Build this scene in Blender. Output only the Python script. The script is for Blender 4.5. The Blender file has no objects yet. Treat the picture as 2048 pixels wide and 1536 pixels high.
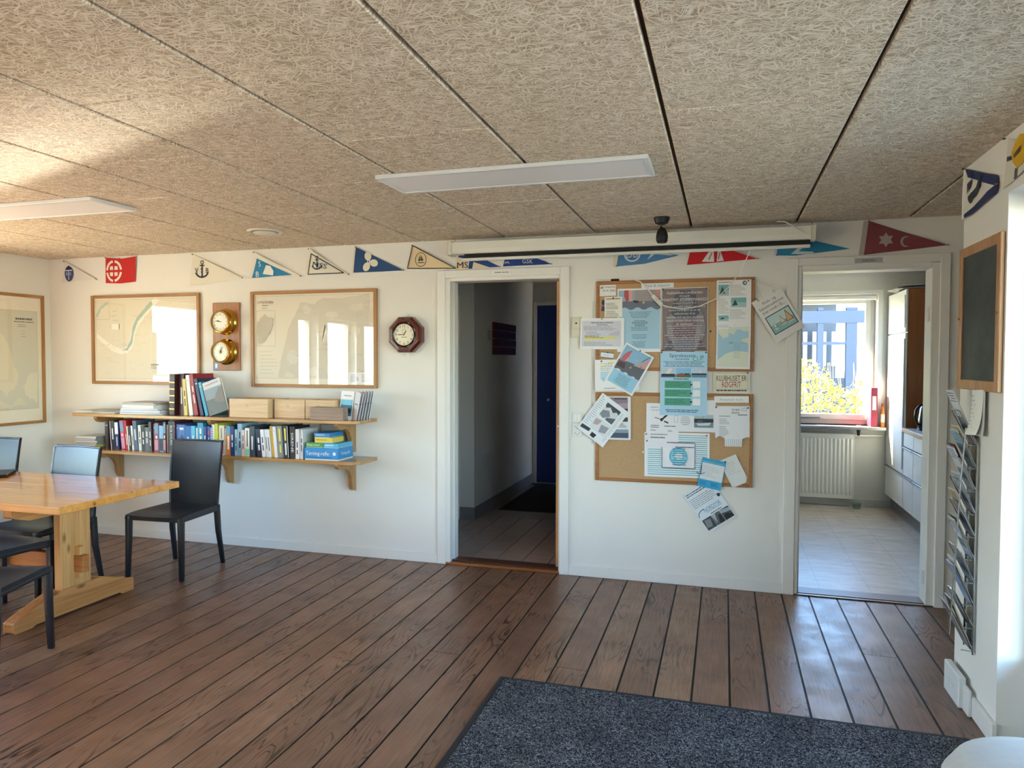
import bpy, bmesh, math, random
from mathutils import Vector, Matrix
from math import sin, cos, pi, radians as R
random.seed(7)
scene = bpy.context.scene
col = scene.collection

# ------------------------------------------------------------------ camera
CAM = Vector((0.0, -4.8725, 1.4939))
YAW, PITCH, ROLL = 0.28741, 0.0330, 0.00222
fw = Vector((-sin(YAW) * cos(PITCH), cos(YAW) * cos(PITCH), -sin(PITCH)))
rt = Vector((cos(YAW), sin(YAW), 0))
up = rt.cross(fw)
r2 = rt * cos(ROLL) + up * sin(ROLL)
u2 = -rt * sin(ROLL) + up * cos(ROLL)
cd = bpy.data.cameras.new('camera')
cam = bpy.data.objects.new('camera', cd)
col.objects.link(cam)
M = Matrix((r2, u2, -fw)).transposed().to_4x4()
M.translation = CAM
cam.matrix_world = M
cd.sensor_width = 36.0
cd.lens = 1435.127 / 2048 * 36.0
cd.clip_start = 0.05
cd.clip_end = 300
scene.camera = cam

# ------------------------------------------------------------------ world, sun, exposure
SUN_DIR = Vector((-0.70, 0.35, 0.62)).normalized()      # towards the sun
w = bpy.data.worlds.new('world')
scene.world = w
w.use_nodes = True
nt = w.node_tree
nt.nodes.clear()
sky = nt.nodes.new('ShaderNodeTexSky')
sky.sky_type = 'NISHITA'
sky.sun_disc = False
sky.sun_elevation = math.asin(SUN_DIR.z)
sky.sun_rotation = math.atan2(SUN_DIR.x, SUN_DIR.y)
sky.air_density = 1.0
sky.dust_density = 0.3
sky.ozone_density = 3.5
bg = nt.nodes.new('ShaderNodeBackground')
bg.inputs['Strength'].default_value = 0.90
wo = nt.nodes.new('ShaderNodeOutputWorld')
nt.links.new(sky.outputs[0], bg.inputs[0])
nt.links.new(bg.outputs[0], wo.inputs[0])
sl = bpy.data.lights.new('sun', 'SUN')
sl.energy = 20.0
sl.angle = R(0.6)
sl.color = (1.0, 0.87, 0.70)
so = bpy.data.objects.new('sun', sl)
col.objects.link(so)
so.rotation_euler = SUN_DIR.to_track_quat('Z', 'Y').to_euler()
so.location = SUN_DIR * 20
def portal(name, loc, rot, sx, sy):
    """window opening marked for the sampler so that the sky light through it renders cleanly (gives no light itself)"""
    l = bpy.data.lights.new(name, 'AREA'); l.shape = 'RECTANGLE'; l.size = sx; l.size_y = sy
    l.cycles.is_portal = True
    o = bpy.data.objects.new(name, l); col.objects.link(o); o.location = loc; o.rotation_euler = rot
LEFT_WINDOWS = [(-2.65, -1.20, 0.60), (-4.35, -3.84, 0.30), (-5.47, -4.60, 0.30), (-6.60, -5.73, 0.30)]
for a, b, s in LEFT_WINDOWS:
    portal('window_portal', (-5.80, (a + b) / 2, (s + 2.11) / 2), (0, R(-90), 0), 2.11 - s, b - a)
RIGHT_WINDOWS = [(-6.60, -5.05, 0.70), (-4.85, -3.30, 0.70)]
for a, b, s in RIGHT_WINDOWS:
    portal('window_portal', (1.20, (a + b) / 2, (s + 2.11) / 2), (0, R(90), 0), 2.11 - s, b - a)
portal('door_portal', (1.25, -2.30, 1.07), (0, R(90), 0), 2.1, 1.15)
portal('kitchen_portal', (0.95, 3.40, 1.5), (R(-90), 0, 0), 1.15, 1.35)
gl_ = bpy.data.lights.new('ceiling_patch_spot', 'SPOT')      # added spot lamp outdoors, standing in for harbour glint, makes the ceiling patch
gl_.energy = 11000.0; gl_.spot_size = R(3.0); gl_.spot_blend = 1.0; gl_.shadow_soft_size = 0.32; gl_.color = (1.0, 0.90, 0.76)
go = bpy.data.objects.new('ceiling_patch_spot', gl_); col.objects.link(go)
go.location = (-12.0, 0.85, 0.0)
go.rotation_euler = (go.location - Vector((-2.62, -2.50, 2.3587))).to_track_quat('Z', 'Y').to_euler()
scene.view_settings.view_transform = 'Standard'
scene.view_settings.look = 'None'
scene.view_settings.gamma = 1.0
scene.view_settings.use_curve_mapping = False
scene.view_settings.exposure = 1.95
scene.cycles.use_denoising = True
scene.cycles.max_bounces = 7
scene.cycles.diffuse_bounces = 4
scene.cycles.glossy_bounces = 3
scene.cycles.transparent_max_bounces = 12
scene.cycles.sample_clamp_indirect = 20.0
scene.cycles.blur_glossy = 1.0
scene.cycles.caustics_reflective = False
scene.cycles.caustics_refractive = False
scene.cycles.use_adaptive_sampling = True
scene.cycles.adaptive_threshold = 0.04

# ------------------------------------------------------------------ helpers
def lin(c):
    return c / 12.92 if c <= 0.04045 else ((c + 0.055) / 1.055) ** 2.4
def hx(s):
    s = s.lstrip('#')
    return tuple(lin(int(s[i:i + 2], 16) / 255) for i in (0, 2, 4)) + (1.0,)
_mats = {}
def pm(c, rough=0.6, metal=0.0, spec=0.5, name=None):
    """plain paint-like material of one colour"""
    k = (c, rough, metal, spec)
    if k in _mats: return _mats[k]
    m = bpy.data.materials.new(name or 'm_' + c)
    m.use_nodes = True
    b = m.node_tree.nodes['Principled BSDF']
    b.inputs['Base Color'].default_value = hx(c)
    b.inputs['Roughness'].default_value = rough
    b.inputs['Metallic'].default_value = metal
    b.inputs['Specular IOR Level'].default_value = spec
    _mats[k] = m
    return m
class NT:
    """small node-building helper"""
    def __init__(s, name):
        s.m = bpy.data.materials.new(name); s.m.use_nodes = True
        s.t = s.m.node_tree; s.b = s.t.nodes['Principled BSDF']; s.out = s.t.nodes['Material Output']
    def n(s, typ, **kw):
        x = s.t.nodes.new(typ)
        for k, v in kw.items():
            if k in x.inputs: x.inputs[k].default_value = v
            else: setattr(x, k, v)
        return x
    def l(s, a, b): s.t.links.new(a, b)
    def coord(s, scale=(1, 1, 1), rot=(0, 0, 0), rnd=False):
        tc = s.n('ShaderNodeTexCoord'); mp = s.n('ShaderNodeMapping')
        mp.inputs['Scale'].default_value = scale; mp.inputs['Rotation'].default_value = rot
        src = tc.outputs['Object']
        if rnd:
            oi = s.n('ShaderNodeObjectInfo'); ml = s.n('ShaderNodeMath', operation='MULTIPLY'); ml.inputs[1].default_value = 37.0
            s.l(oi.outputs['Random'], ml.inputs[0])
            ad = s.n('ShaderNodeVectorMath', operation='ADD'); s.l(src, ad.inputs[0]); s.l(ml.outputs[0], ad.inputs[1]); src = ad.outputs[0]
        s.l(src, mp.inputs['Vector'])
        return mp.outputs[0]
    def noise(s, vec, scale, detail=3, rough=0.55, dist=0.0):
        x = s.n('ShaderNodeTexNoise'); x.inputs['Scale'].default_value = scale; x.inputs['Detail'].default_value = detail
        x.inputs['Roughness'].default_value = rough; x.inputs['Distortion'].default_value = dist
        if vec is not None: s.l(vec, x.inputs['Vector'])
        return x.outputs['Fac']
    def ramp(s, fac, stops):
        x = s.n('ShaderNodeValToRGB'); e = x.color_ramp.elements
        while len(e) < len(stops): e.new(0.5)
        for i, (p, c) in enumerate(stops):
            e[i].position = p; e[i].color = hx(c) if isinstance(c, str) else (c, c, c, 1)
        s.l(fac, x.inputs[0]); return x.outputs[0]
    def math(s, op, a, b=None, clamp=False):
        x = s.n('ShaderNodeMath', operation=op); x.use_clamp = clamp
        for i, v in enumerate((a, b)):
            if v is None: continue
            if isinstance(v, (int, float)): x.inputs[i].default_value = v
            else: s.l(v, x.inputs[i])
        return x.outputs[0]
    def mix(s, fac, a, b, blend='MIX'):
        x = s.n('ShaderNodeMix', data_type='RGBA', blend_type=blend)
        for i, v in ((0, fac), (6, a), (7, b)):
            if isinstance(v, (int, float)): x.inputs[i].default_value = v
            elif isinstance(v, str): x.inputs[i].default_value = hx(v)
            else: s.l(v, x.inputs[i])
        return x.outputs[2]
    def bump(s, h, strength=0.3, dist=0.01):
        x = s.n('ShaderNodeBump'); x.inputs['Strength'].default_value = strength; x.inputs['Distance'].default_value = dist
        s.l(h, x.inputs['Height']); s.l(x.outputs[0], s.b.inputs['Normal'])
    def done(s, colr=None, rough=None, metal=None, spec=None):
        if colr is not None:
            if isinstance(colr, str): s.b.inputs['Base Color'].default_value = hx(colr)
            else: s.l(colr, s.b.inputs['Base Color'])
        if rough is not None:
            if isinstance(rough, (int, float)): s.b.inputs['Roughness'].default_value = rough
            else: s.l(rough, s.b.inputs['Roughness'])
        if metal is not None: s.b.inputs['Metallic'].default_value = metal
        if spec is not None: s.b.inputs['Specular IOR Level'].default_value = spec
        return s.m

def mat_wall(name, c, c2):
    s = NT(name); v = s.coord()
    n = s.noise(v, 1.3, 4); colr = s.ramp(n, [(0.3, c2), (0.7, c)])
    f = s.noise(v, 260, 2)
    s.bump(f, 0.12, 0.0015)
    return s.done(colr, 0.75, spec=0.3)
M_WALL = mat_wall('white_wall_paint', 'edeae4', 'e9e6e0')
M_KWALL = mat_wall('pale_grey_wall_paint', 'dcdad3', 'd7d5ce')
M_HWALL = mat_wall('hall_wall_paint', 'd2d1d0', 'cccbca')
M_WHITE = pm('eceae5', 0.4, name='white_gloss_paint')
M_WHITE2 = pm('f2f1ec', 0.55, name='white_plaster')

def mat_woodwool():
    s = NT('wood_wool_panel')
    tc = s.n('ShaderNodeTexCoord'); oi = s.n('ShaderNodeObjectInfo')
    ml = s.n('ShaderNodeMath', operation='MULTIPLY'); ml.inputs[1].default_value = 91.0
    s.l(oi.outputs['Random'], ml.inputs[0])
    ad = s.n('ShaderNodeVectorMath', operation='ADD'); s.l(tc.outputs['Object'], ad.inputs[0]); s.l(ml.outputs[0], ad.inputs[1])
    base = ad.outputs[0]
    wn = s.n('ShaderNodeTexNoise'); wn.inputs['Scale'].default_value = 9.0; wn.inputs['Detail'].default_value = 1.0
    s.l(base, wn.inputs['Vector'])
    sc = s.n('ShaderNodeVectorMath', operation='SCALE'); sc.inputs['Scale'].default_value = 0.075
    s.l(wn.outputs['Color'], sc.inputs[0])
    wv = s.n('ShaderNodeVectorMath', operation='ADD'); s.l(base, wv.inputs[0]); s.l(sc.outputs[0], wv.inputs[1])
    best = None
    for i, ang in enumerate((8, 52, 95, 140, 170)):
        mp = s.n('ShaderNodeMapping'); mp.inputs['Rotation'].default_value = (0, 0, R(ang)); mp.inputs['Location'].default_value = (i * 3.7, i * 1.9, 0)
        s.l(wv.outputs[0], mp.inputs['Vector'])
        m2 = s.n('ShaderNodeMapping'); m2.inputs['Scale'].default_value = (17, 190, 0.0)
        s.l(mp.outputs[0], m2.inputs['Vector'])
        n = s.noise(m2.outputs[0], 1.0, 0.0, 0.5)
        n = s.math('SUBTRACT', n, 0.012 * (i % 3))
        best = n if best is None else s.math('MAXIMUM', best, n)
    big = s.noise(base, 3.0, 3)
    c = s.ramp(best, [(0.50, '86705a'), (0.57, 'bfaa92'), (0.65, 'e6d5bf'), (0.76, 'fbf1e3')])
    c = s.mix(0.30, c, s.ramp(big, [(0.3, 'd0bba4'), (0.7, 'eddccb')]), 'MIX')
    return s.done(c, 0.85, spec=0.2)
M_WOOL = mat_woodwool()

def mat_floor():
    s = NT('oiled_oak_plank')
    v = s.coord((1, 1, 1), rnd=True)
    mp = s.n('ShaderNodeMapping'); mp.inputs['Scale'].default_value = (9.0, 1.1, 1.0); s.l(v, mp.inputs['Vector'])
    wv = s.noise(mp.outputs[0], 1.0, 2, 0.5, 0.6)
    ring = s.math('SINE', s.math('MULTIPLY', wv, 95.0))
    ring = s.ramp(s.math('ADD', s.math('MULTIPLY', ring, 0.5), 0.5), [(0.0, 0.0), (0.22, 1.0)])
    mf = s.n('ShaderNodeMapping'); mf.inputs['Scale'].default_value = (160, 5, 1); s.l(v, mf.inputs['Vector'])
    fine = s.noise(mf.outputs[0], 1.0, 3, 0.6)
    where = s.ramp(s.noise(v, 2.6, 2), [(0.42, 0.0), (0.62, 1.0)])
    oi = s.n('ShaderNodeObjectInfo')
    base = s.ramp(oi.outputs['Random'], [(0.0, '876450'), (0.3, '9d745a'), (0.55, '936a54'), (0.8, 'ae8465'), (1.0, '775746')])
    base = s.mix(s.ramp(s.noise(v, 4.5, 4), [(0.35, 0.0), (0.75, 0.75)]), base, '76543f', 'MIX')
    c = s.mix(0.55, base, s.ramp(fine, [(0.3, '6c6c6c'), (0.7, 'c4c4c4')]), 'OVERLAY')
    dark = s.mix(1.0, c, '84736a', 'MULTIPLY')
    amt = s.math('MULTIPLY', s.math('SUBTRACT', 1.0, ring), where)
    c = s.mix(s.math('MULTIPLY', amt, 1.0), c, dark)
    s.bump(s.math('ADD', s.math('MULTIPLY', ring, 0.5), fine), 0.12, 0.001)
    return s.done(c, s.ramp(s.noise(v, 7, 3), [(0.3, 0.28), (0.7, 0.42)]), spec=0.5)
M_FLOOR = mat_floor()
def mat_wood(name, light, dark, ax=0, rough=0.35, scale=1.0, knots=False, coat=0.0):
    s = NT(name)
    sc = [14 * scale] * 3; sc[ax] = 0.9 * scale
    v = s.coord(tuple(sc), rnd=True)
    n = s.noise(v, 1.6, 4, 0.6, 0.7)
    sf = [120 * scale] * 3; sf[ax] = 4 * scale
    f = s.noise(s.coord(tuple(sf), rnd=True), 1.0, 2)
    c = s.ramp(n, [(0.32, dark), (0.68, light)])
    c = s.mix(0.25, c, s.ramp(f, [(0.3, '707070'), (0.7, 'd0d0d0')]), 'OVERLAY')
    if knots:
        kv = [10 * scale] * 3; kv[ax] = 4.0 * scale
        vo = s.n('ShaderNodeTexVoronoi'); vo.inputs['Scale'].default_value = 1.0
        s.l(s.coord(tuple(kv), rnd=True), vo.inputs['Vector'])
        k = s.ramp(vo.outputs['Distance'], [(0.06, 1.0), (0.17, 0.0)])
        c = s.mix(s.math('MULTIPLY', k, 0.75), c, '5a3316')
    s.b.inputs['Coat Weight'].default_value = coat
    s.b.inputs['Coat Roughness'].default_value = 0.12
    s.bump(n, 0.06, 0.002)
    return s.done(c, rough)
M_PINE = mat_wood('lacquered_pine', 'e2a052', 'cc8636', 0, 0.3, knots=True, coat=1.0)
M_PINE_Z = mat_wood('lacquered_pine_upright', 'd9a468', 'c38a4e', 2, 0.4, knots=True)
M_PINE_Y = mat_wood('lacquered_pine_foot', 'c98b50', 'a96c38', 1, 0.45, knots=True)
M_STRETCH = mat_wood('reddish_pine', 'c07c42', 'a05f2c', 0, 0.4)
M_SHELF = mat_wood('varnished_shelf_pine', 'c89a60', 'b5834c', 0, 0.25, coat=0.4)
M_BRACKET = mat_wood('varnished_bracket_pine', 'b98c5a', 'a67747', 2, 0.3, coat=0.3)
M_FRAME = mat_wood('oak_frame', 'b98650', '9f6c38', 0, 0.4)
M_FRAMEZ = mat_wood('oak_frame_upright', 'b98650', '9f6c38', 2, 0.4)
M_CORKFRAME = mat_wood('cork_board_frame', 'b47c4c', '9e683c', 0, 0.45)
M_TEAK = mat_wood('teak_board', 'b57a4c', '9c6238', 2, 0.4)
M_MAHOG = mat_wood('mahogany', '6b2a20', '451711', 2, 0.25, coat=0.5)
M_BOXWOOD = mat_wood('pale_bamboo', 'e2c7a2', 'd3b48b', 0, 0.5)
M_BOXGREY = mat_wood('weathered_box_wood', 'ab9486', '937b6d', 0, 0.6)
M_VENEER = mat_wood('brown_veneer', '9a5d30', '84491f', 2, 0.35)
M_BEECH = mat_wood('beech_door_edge', 'd8ab7c', 'c79664', 2, 0.45)
M_CHALKFRAME = mat_wood('beech_frame', 'c79a70', 'b18053', 2, 0.45)
M_THRESH = mat_wood('red_brown_threshold', 'a8693c', '7f4723', 0, 0.35)
def mat_noise(name, c1, c2, scale, rough=0.8, bump=0.2, dist=0.002, detail=4, lo=0.35, hi=0.65):
    s = NT(name); v = s.coord()
    n = s.noise(v, scale, detail, 0.65)
    s.bump(n, bump, dist)
    return s.done(s.ramp(n, [(lo, c1), (hi, c2)]), rough)
M_CORK = mat_noise('cork', 'b08a60', 'cdac84', 190, 0.9, 0.25)
def mat_mat():
    s = NT('mat_pile'); v = s.coord()
    mp = s.n('ShaderNodeMapping'); mp.inputs['Scale'].default_value = (1.0, 1.0, 1); s.l(v, mp.inputs['Vector'])
    n = s.noise(mp.outputs[0], 120, 2, 0.8, 1.6); b = s.noise(v, 5, 3)
    c = s.ramp(n, [(0.38, '0e0e10'), (0.47, '282829'), (0.54, '6c6c70'), (0.64, 'bcbcbe')])
    c = s.mix(s.ramp(b, [(0.35, 0.0), (0.75, 0.5)]), c, '1e1f25')
    s.bump(n, 1.0, 0.006)
    return s.done(c, 0.95, spec=0.1)
M_MAT = mat_mat()
M_RUBBER = pm('2a2c30', 0.7, name='black_rubber')
def mat_leather():
    s = NT('black_bonded_leather'); v = s.coord()
    s.bump(s.noise(v, 420, 2), 0.08, 0.001)
    return s.done(s.ramp(s.noise(v, 6, 3), [(0.3, '17191d'), (0.7, '1d2025')]), 0.33, spec=0.6)
M_LEATHER = mat_leather()
M_BRASS = pm('c9a24a', 0.18, 1.0, name='polished_brass')
M_STEEL = pm('b4b8bb', 0.25, 1.0, name='chromed_steel')
M_ALU = pm('e4e7ea', 0.35, 0.0, name='aluminium_frame')
M_BLACK = pm('0e0e0f', 0.5, name='black_plastic')
def mat_glass(name, tint='ffffff', f0=1.5, both=False):
    s = NT(name); s.t.nodes.remove(s.b)
    tr = s.n('ShaderNodeBsdfTransparent'); tr.inputs[0].default_value = hx(tint)
    gl = s.n('ShaderNodeBsdfGlossy'); gl.inputs['Roughness'].default_value = 0.0
    fr = s.n('ShaderNodeFresnel'); fr.inputs[0].default_value = f0
    geo = s.n('ShaderNodeNewGeometry')
    ff = s.math('MULTIPLY', fr.outputs[0], s.math('SUBTRACT', 1.0, geo.outputs['Backfacing']))
    mx = s.n('ShaderNodeMixShader')
    s.l(fr.outputs[0] if both else ff, mx.inputs[0]); s.l(tr.outputs[0], mx.inputs[1]); s.l(gl.outputs[0], mx.inputs[2])
    s.l(mx.outputs[0], s.out.inputs[0])
    return s.m
M_GLASS = mat_glass('window_glass', 'f4f8f6')
M_PICGLASS = mat_glass('picture_glass', 'fdfdfc', 1.85)
M_BOWLGLASS = mat_glass('bowl_glass', 'e6eeec', 1.5)
def mat_vinyl():
    s = NT('slate_pattern_vinyl'); v = s.coord()
    n = s.noise(s.coord((3, 9, 1)), 1.6, 5, 0.62, 0.5)
    c = s.ramp(n, [(0.3, 'a89c90'), (0.5, 'bfb3a6'), (0.7, 'cdc3b8')])
    br = s.n('ShaderNodeTexBrick'); br.offset = 0.0
    br.inputs['Scale'].default_value = 1.0; br.inputs['Mortar Size'].default_value = 0.0035
    br.inputs['Brick Width'].default_value = 0.31; br.inputs['Row Height'].default_value = 0.31
    br.inputs['Color1'].default_value = (1, 1, 1, 1); br.inputs['Color2'].default_value = (1, 1, 1, 1); br.inputs['Mortar'].default_value = (0, 0, 0, 1)
    s.l(s.coord(), br.inputs['Vector'])
    c = s.mix(s.math('MULTIPLY', s.math('SUBTRACT', 1.0, br.outputs['Color']), 0.4), c, '7d7268')
    return s.done(c, 0.35)
M_VINYL = mat_vinyl()
M_TILE = mat_noise('hall_floor_tile', 'a18f88', 'b09e96', 9, 0.35, 0.05)
M_GROUT = pm('3c3735', 0.9, name='dark_grout')

class MB:
    """collects geometry for ONE mesh"""
    def __init__(s): s.v = []; s.f = []; s.mi = []; s.m = []
    def slot(s, mat):
        if mat not in s.m: s.m.append(mat)
        return s.m.index(mat)
    def add(s, vs, fs, mat=None):
        o = len(s.v); s.v += [tuple(x) for x in vs]
        k = s.slot(mat) if mat is not None else 0
        for f in fs: s.f.append([i + o for i in f]); s.mi.append(k)
        return s
    def box(s, x0, x1, y0, y1, z0, z1, mat=None):
        vs = [(x, y, z) for x in (x0, x1) for y in (y0, y1) for z in (z0, z1)]
        return s.add(vs, [(0, 1, 3, 2), (4, 6, 7, 5), (0, 4, 5, 1), (2, 3, 7, 6), (0, 2, 6, 4), (1, 5, 7, 3)], mat)
    def prism(s, pts, a, b, axis='y', mat=None):
        """extrude a 2-D outline between a and b along an axis; outline is (x,z) for y, (y,z) for x, (x,y) for z"""
        def P(p, t): return {'y': (p[0], t, p[1]), 'x': (t, p[0], p[1]), 'z': (p[0], p[1], t)}[axis]
        n = len(pts)
        vs = [P(p, a) for p in pts] + [P(p, b) for p in pts]
        fs = [tuple(range(n)), tuple(range(2 * n - 1, n - 1, -1))] + [(i, (i + 1) % n, (i + 1) % n + n, i + n) for i in range(n)]
        return s.add(vs, fs, mat)
    def tube(s, path, r, n=8, closed=False, mat=None, cap=True):
        P = [Vector(p) for p in path]; k = len(P); rs = r if isinstance(r, (list, tuple)) else [r] * k
        vs = []; ref = None
        for i, p in enumerate(P):
            if closed: d = P[(i + 1) % k] - P[i - 1]
            else: d = P[min(i + 1, k - 1)] - P[max(i - 1, 0)]
            d.normalize()
            if ref is None: ref = Vector((0, 0, 1)) if abs(d.z) < 0.9 else Vector((1, 0, 0))
            a = (ref - d * ref.dot(d)).normalized(); b = d.cross(a); ref = a
            for j in range(n):
                t = 2 * pi * j / n
                vs.append(p + (a * cos(t) + b * sin(t)) * rs[i])
        fs = []
        for i in range(k if closed else k - 1):
            i2 = (i + 1) % k
            for j in range(n): fs.append((i * n + j, i * n + (j + 1) % n, i2 * n + (j + 1) % n, i2 * n + j))
        if not closed and cap: fs += [tuple(range(n - 1, -1, -1)), tuple(range((k - 1) * n, k * n))]
        return s.add(vs, fs, mat)
    def lathe(s, prof, n=24, axis='z', c=(0, 0, 0), mat=None, sx=1.0, cap=True):
        """prof: (radius, height) pairs"""
        vs = []; k = len(prof)
        for r, h in prof:
            for j in range(n):
                t = 2 * pi * j / n; a, b = r * cos(t) * sx, r * sin(t)
                vs.append({'z': (c[0] + a, c[1] + b, c[2] + h), 'y': (c[0] + a, c[1] + h, c[2] + b), 'x': (c[0] + h, c[1] + a, c[2] + b)}[axis])
        fs = [(i * n + j, i * n + (j + 1) % n, (i + 1) * n + (j + 1) % n, (i + 1) * n + j) for i in range(k - 1) for j in range(n)]
        if cap and prof[0][0] > 1e-6: fs.append(tuple(range(n - 1, -1, -1)))
        if cap and prof[-1][0] > 1e-6: fs.append(tuple(range((k - 1) * n, k * n)))
        return s.add(vs, fs, mat)
    def grid(s, fn, nu, nv, mat=None, thick=None):
        """surface fn(u,v)->xyz, u,v in 0..1; thick = offset vector for a closed slab"""
        W = nu + 1
        vs = [fn(i / nu, j / nv) for j in range(nv + 1) for i in range(nu + 1)]
        fs = [(j * W + i, j * W + i + 1, (j + 1) * W + i + 1, (j + 1) * W + i) for j in range(nv) for i in range(nu)]
        if thick is not None:
            T = Vector(thick); N = len(vs)
            vs = [Vector(x) for x in vs]; vs += [x + T for x in vs]
            fs += [tuple(reversed([k + N for k in f])) for f in fs]
            ring = [i for i in range(W)] + [j * W + nu for j in range(1, nv + 1)] + [nv * W + i for i in range(nu - 1, -1, -1)] + [j * W for j in range(nv - 1, 0, -1)]
            for a, b in zip(ring, ring[1:] + ring[:1]): fs.append((b, a, a + N, b + N))
        return s.add(vs, fs, mat)
    def build(s, name, mat=None, parent=None, loc=None, rot=None, smooth=False, bevel=0.0, seg=1, sub=0, warp=None, recalc=True):
        me = bpy.data.meshes.new(name)
        me.from_pydata([tuple(v) for v in s.v], [], s.f)
        ms = s.m if s.m else [mat]
        if s.m and mat is not None: ms = s.m
        for m in ms: me.materials.append(m)
        if len(s.m) > 1:
            for p, k in zip(me.polygons, s.mi): p.material_index = k
        bm = bmesh.new(); bm.from_mesh(me)
        if sub:
            bmesh.ops.triangulate(bm, faces=bm.faces[:])
            bmesh.ops.subdivide_edges(bm, edges=bm.edges[:], cuts=sub, use_grid_fill=True)
        if warp:
            for v in bm.verts: v.co = warp(v.co)
        if bevel:
            ed = [e for e in bm.edges if len(e.link_faces) == 2 and e.calc_face_angle(0) > 0.6]
            bmesh.ops.bevel(bm, geom=ed, offset=bevel, segments=seg, affect='EDGES', profile=0.5, clamp_overlap=True)
        if recalc: bmesh.ops.recalc_face_normals(bm, faces=bm.faces[:])
        bm.to_mesh(me); bm.free()
        if smooth:
            for p in me.polygons: p.use_smooth = True
            try: me.set_sharp_from_angle(angle=R(40))
            except Exception: pass
        o = bpy.data.objects.new(name, me); col.objects.link(o)
        if parent: o.parent = parent
        if loc: o.location = loc
        if rot: o.rotation_euler = rot
        return o
def tag(o, label=None, cat=None, group=None, kind=None):
    if label: o['label'] = label
    if cat: o['category'] = cat
    if group: o['group'] = group
    if kind: o['kind'] = kind
    return o
def empty(name, loc=(0, 0, 0), rot=(0, 0, 0), label=None, cat=None, group=None, kind=None):
    o = bpy.data.objects.new(name, None); col.objects.link(o)
    o.location = loc; o.rotation_euler = rot; o.empty_display_size = 0.1
    return tag(o, label, cat, group, kind)
def struct(o, label=None):
    o['kind'] = 'structure'
    if label: o['label'] = label
    return o
def copy_part(src, parent, loc=None, name=None):
    c = src.copy(); col.objects.link(c); c.parent = parent
    if loc: c.location = loc
    return c
_tx = {}
def text_geo(body):
    """flat outline of a line of lettering, cap height about 0.7, starting at x = 0"""
    if body in _tx: return _tx[body]
    cu = bpy.data.curves.new('lettering', 'FONT'); cu.body = body; cu.size = 1.0; cu.resolution_u = 2
    ob = bpy.data.objects.new('lettering', cu)
    me = bpy.data.meshes.new_from_object(ob)
    vs = [tuple(v.co) for v in me.vertices]; fs = [tuple(p.vertices) for p in me.polygons]
    bpy.data.objects.remove(ob); bpy.data.curves.remove(cu); bpy.data.meshes.remove(me)
    xs = [v[0] for v in vs] or [0]
    _tx[body] = (vs, fs, min(xs), max(xs))
    return _tx[body]
def put_text(mb, body, x, z, size, mat, align='c', rot=0.0, y=0.0, width=None, bold=1.0):
    vs, fs, a, b = text_geo(body)
    kx = ky = size
    if width: kx = width / max(b - a, 1e-6)
    off = {'c': (a + b) / 2, 'l': a, 'r': b}[align]
    c, s_ = cos(R(rot)), sin(R(rot))
    out = []
    for vx, vy, _ in vs:
        px, pz = (vx - off) * kx, (vy - 0.35) * ky
        out.append((x + px * c - pz * s_, y, z + px * s_ + pz * c))
    mb.add(out, fs, mat)
def ell(cx, cy, rx, ry, n=20, a0=0.0, a1=360.0):
    return [(cx + rx * cos(R(a0 + (a1 - a0) * i / (n if a1 - a0 >= 360 else n - 1))), cy + ry * sin(R(a0 + (a1 - a0) * i / (n if a1 - a0 >= 360 else n - 1)))) for i in range(n)]
# ------------------------------------------------------------------ the room shell
H = 2.3587
XL, XR, XP, YF, YS = -5.64, 1.03, 2.20, -7.20, -1.17
def wall_along_y(name, x0, x1, y0, y1, z0, z1, holes, mat):
    m = MB(); y = y0
    for a, b, c, d in sorted(holes):
        if a > y: m.box(x0, x1, y, a, z0, z1)
        if c > z0: m.box(x0, x1, a, b, z0, c)
        if d < z1: m.box(x0, x1, a, b, d, z1)
        y = b
    if y < y1: m.box(x0, x1, y, y1, z0, z1)
    return struct(m.build(name, mat))
wb = MB().prism([(-5.89, -0.03), (-5.89, 2.6), (2.4, 2.6), (2.4, -0.03), (1.245, -0.03), (1.245, 2.10), (0.42, 2.10), (0.42, -0.03),
                 (-1.05, -0.03), (-1.05, 2.10), (-1.985, 2.10), (-1.985, -0.03)], 0.0, 0.12, 'y')
struct(wb.build('wall_back', M_WALL), 'white painted back wall with two doorways')
wall_along_y('wall_left', -5.89, XL, YF - 0.2, 0.0, -0.03, 2.6, [(a, b, s, 2.11) for a, b, s in LEFT_WINDOWS], M_WALL)
struct(MB().box(-5.89, 2.4, YF - 0.2, YF, -0.03, 2.6).build('wall_front', M_WALL))
wall_along_y('wall_right', XR, 1.33, YF, YS, -0.03, 2.6, [(-2.90, -1.70, -0.03, 2.135)] + [(a, b, s, 2.11) for a, b, s in RIGHT_WINDOWS], M_WALL)
struct(MB().box(1.33, 2.4, YS - 0.12, YS, -0.03, 2.6).build('wall_passage', M_WALL))
struct(MB().box(XP, 2.4, YS, 0.0, -0.03, 2.6).build('wall_passage_end', M_WALL))
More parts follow.
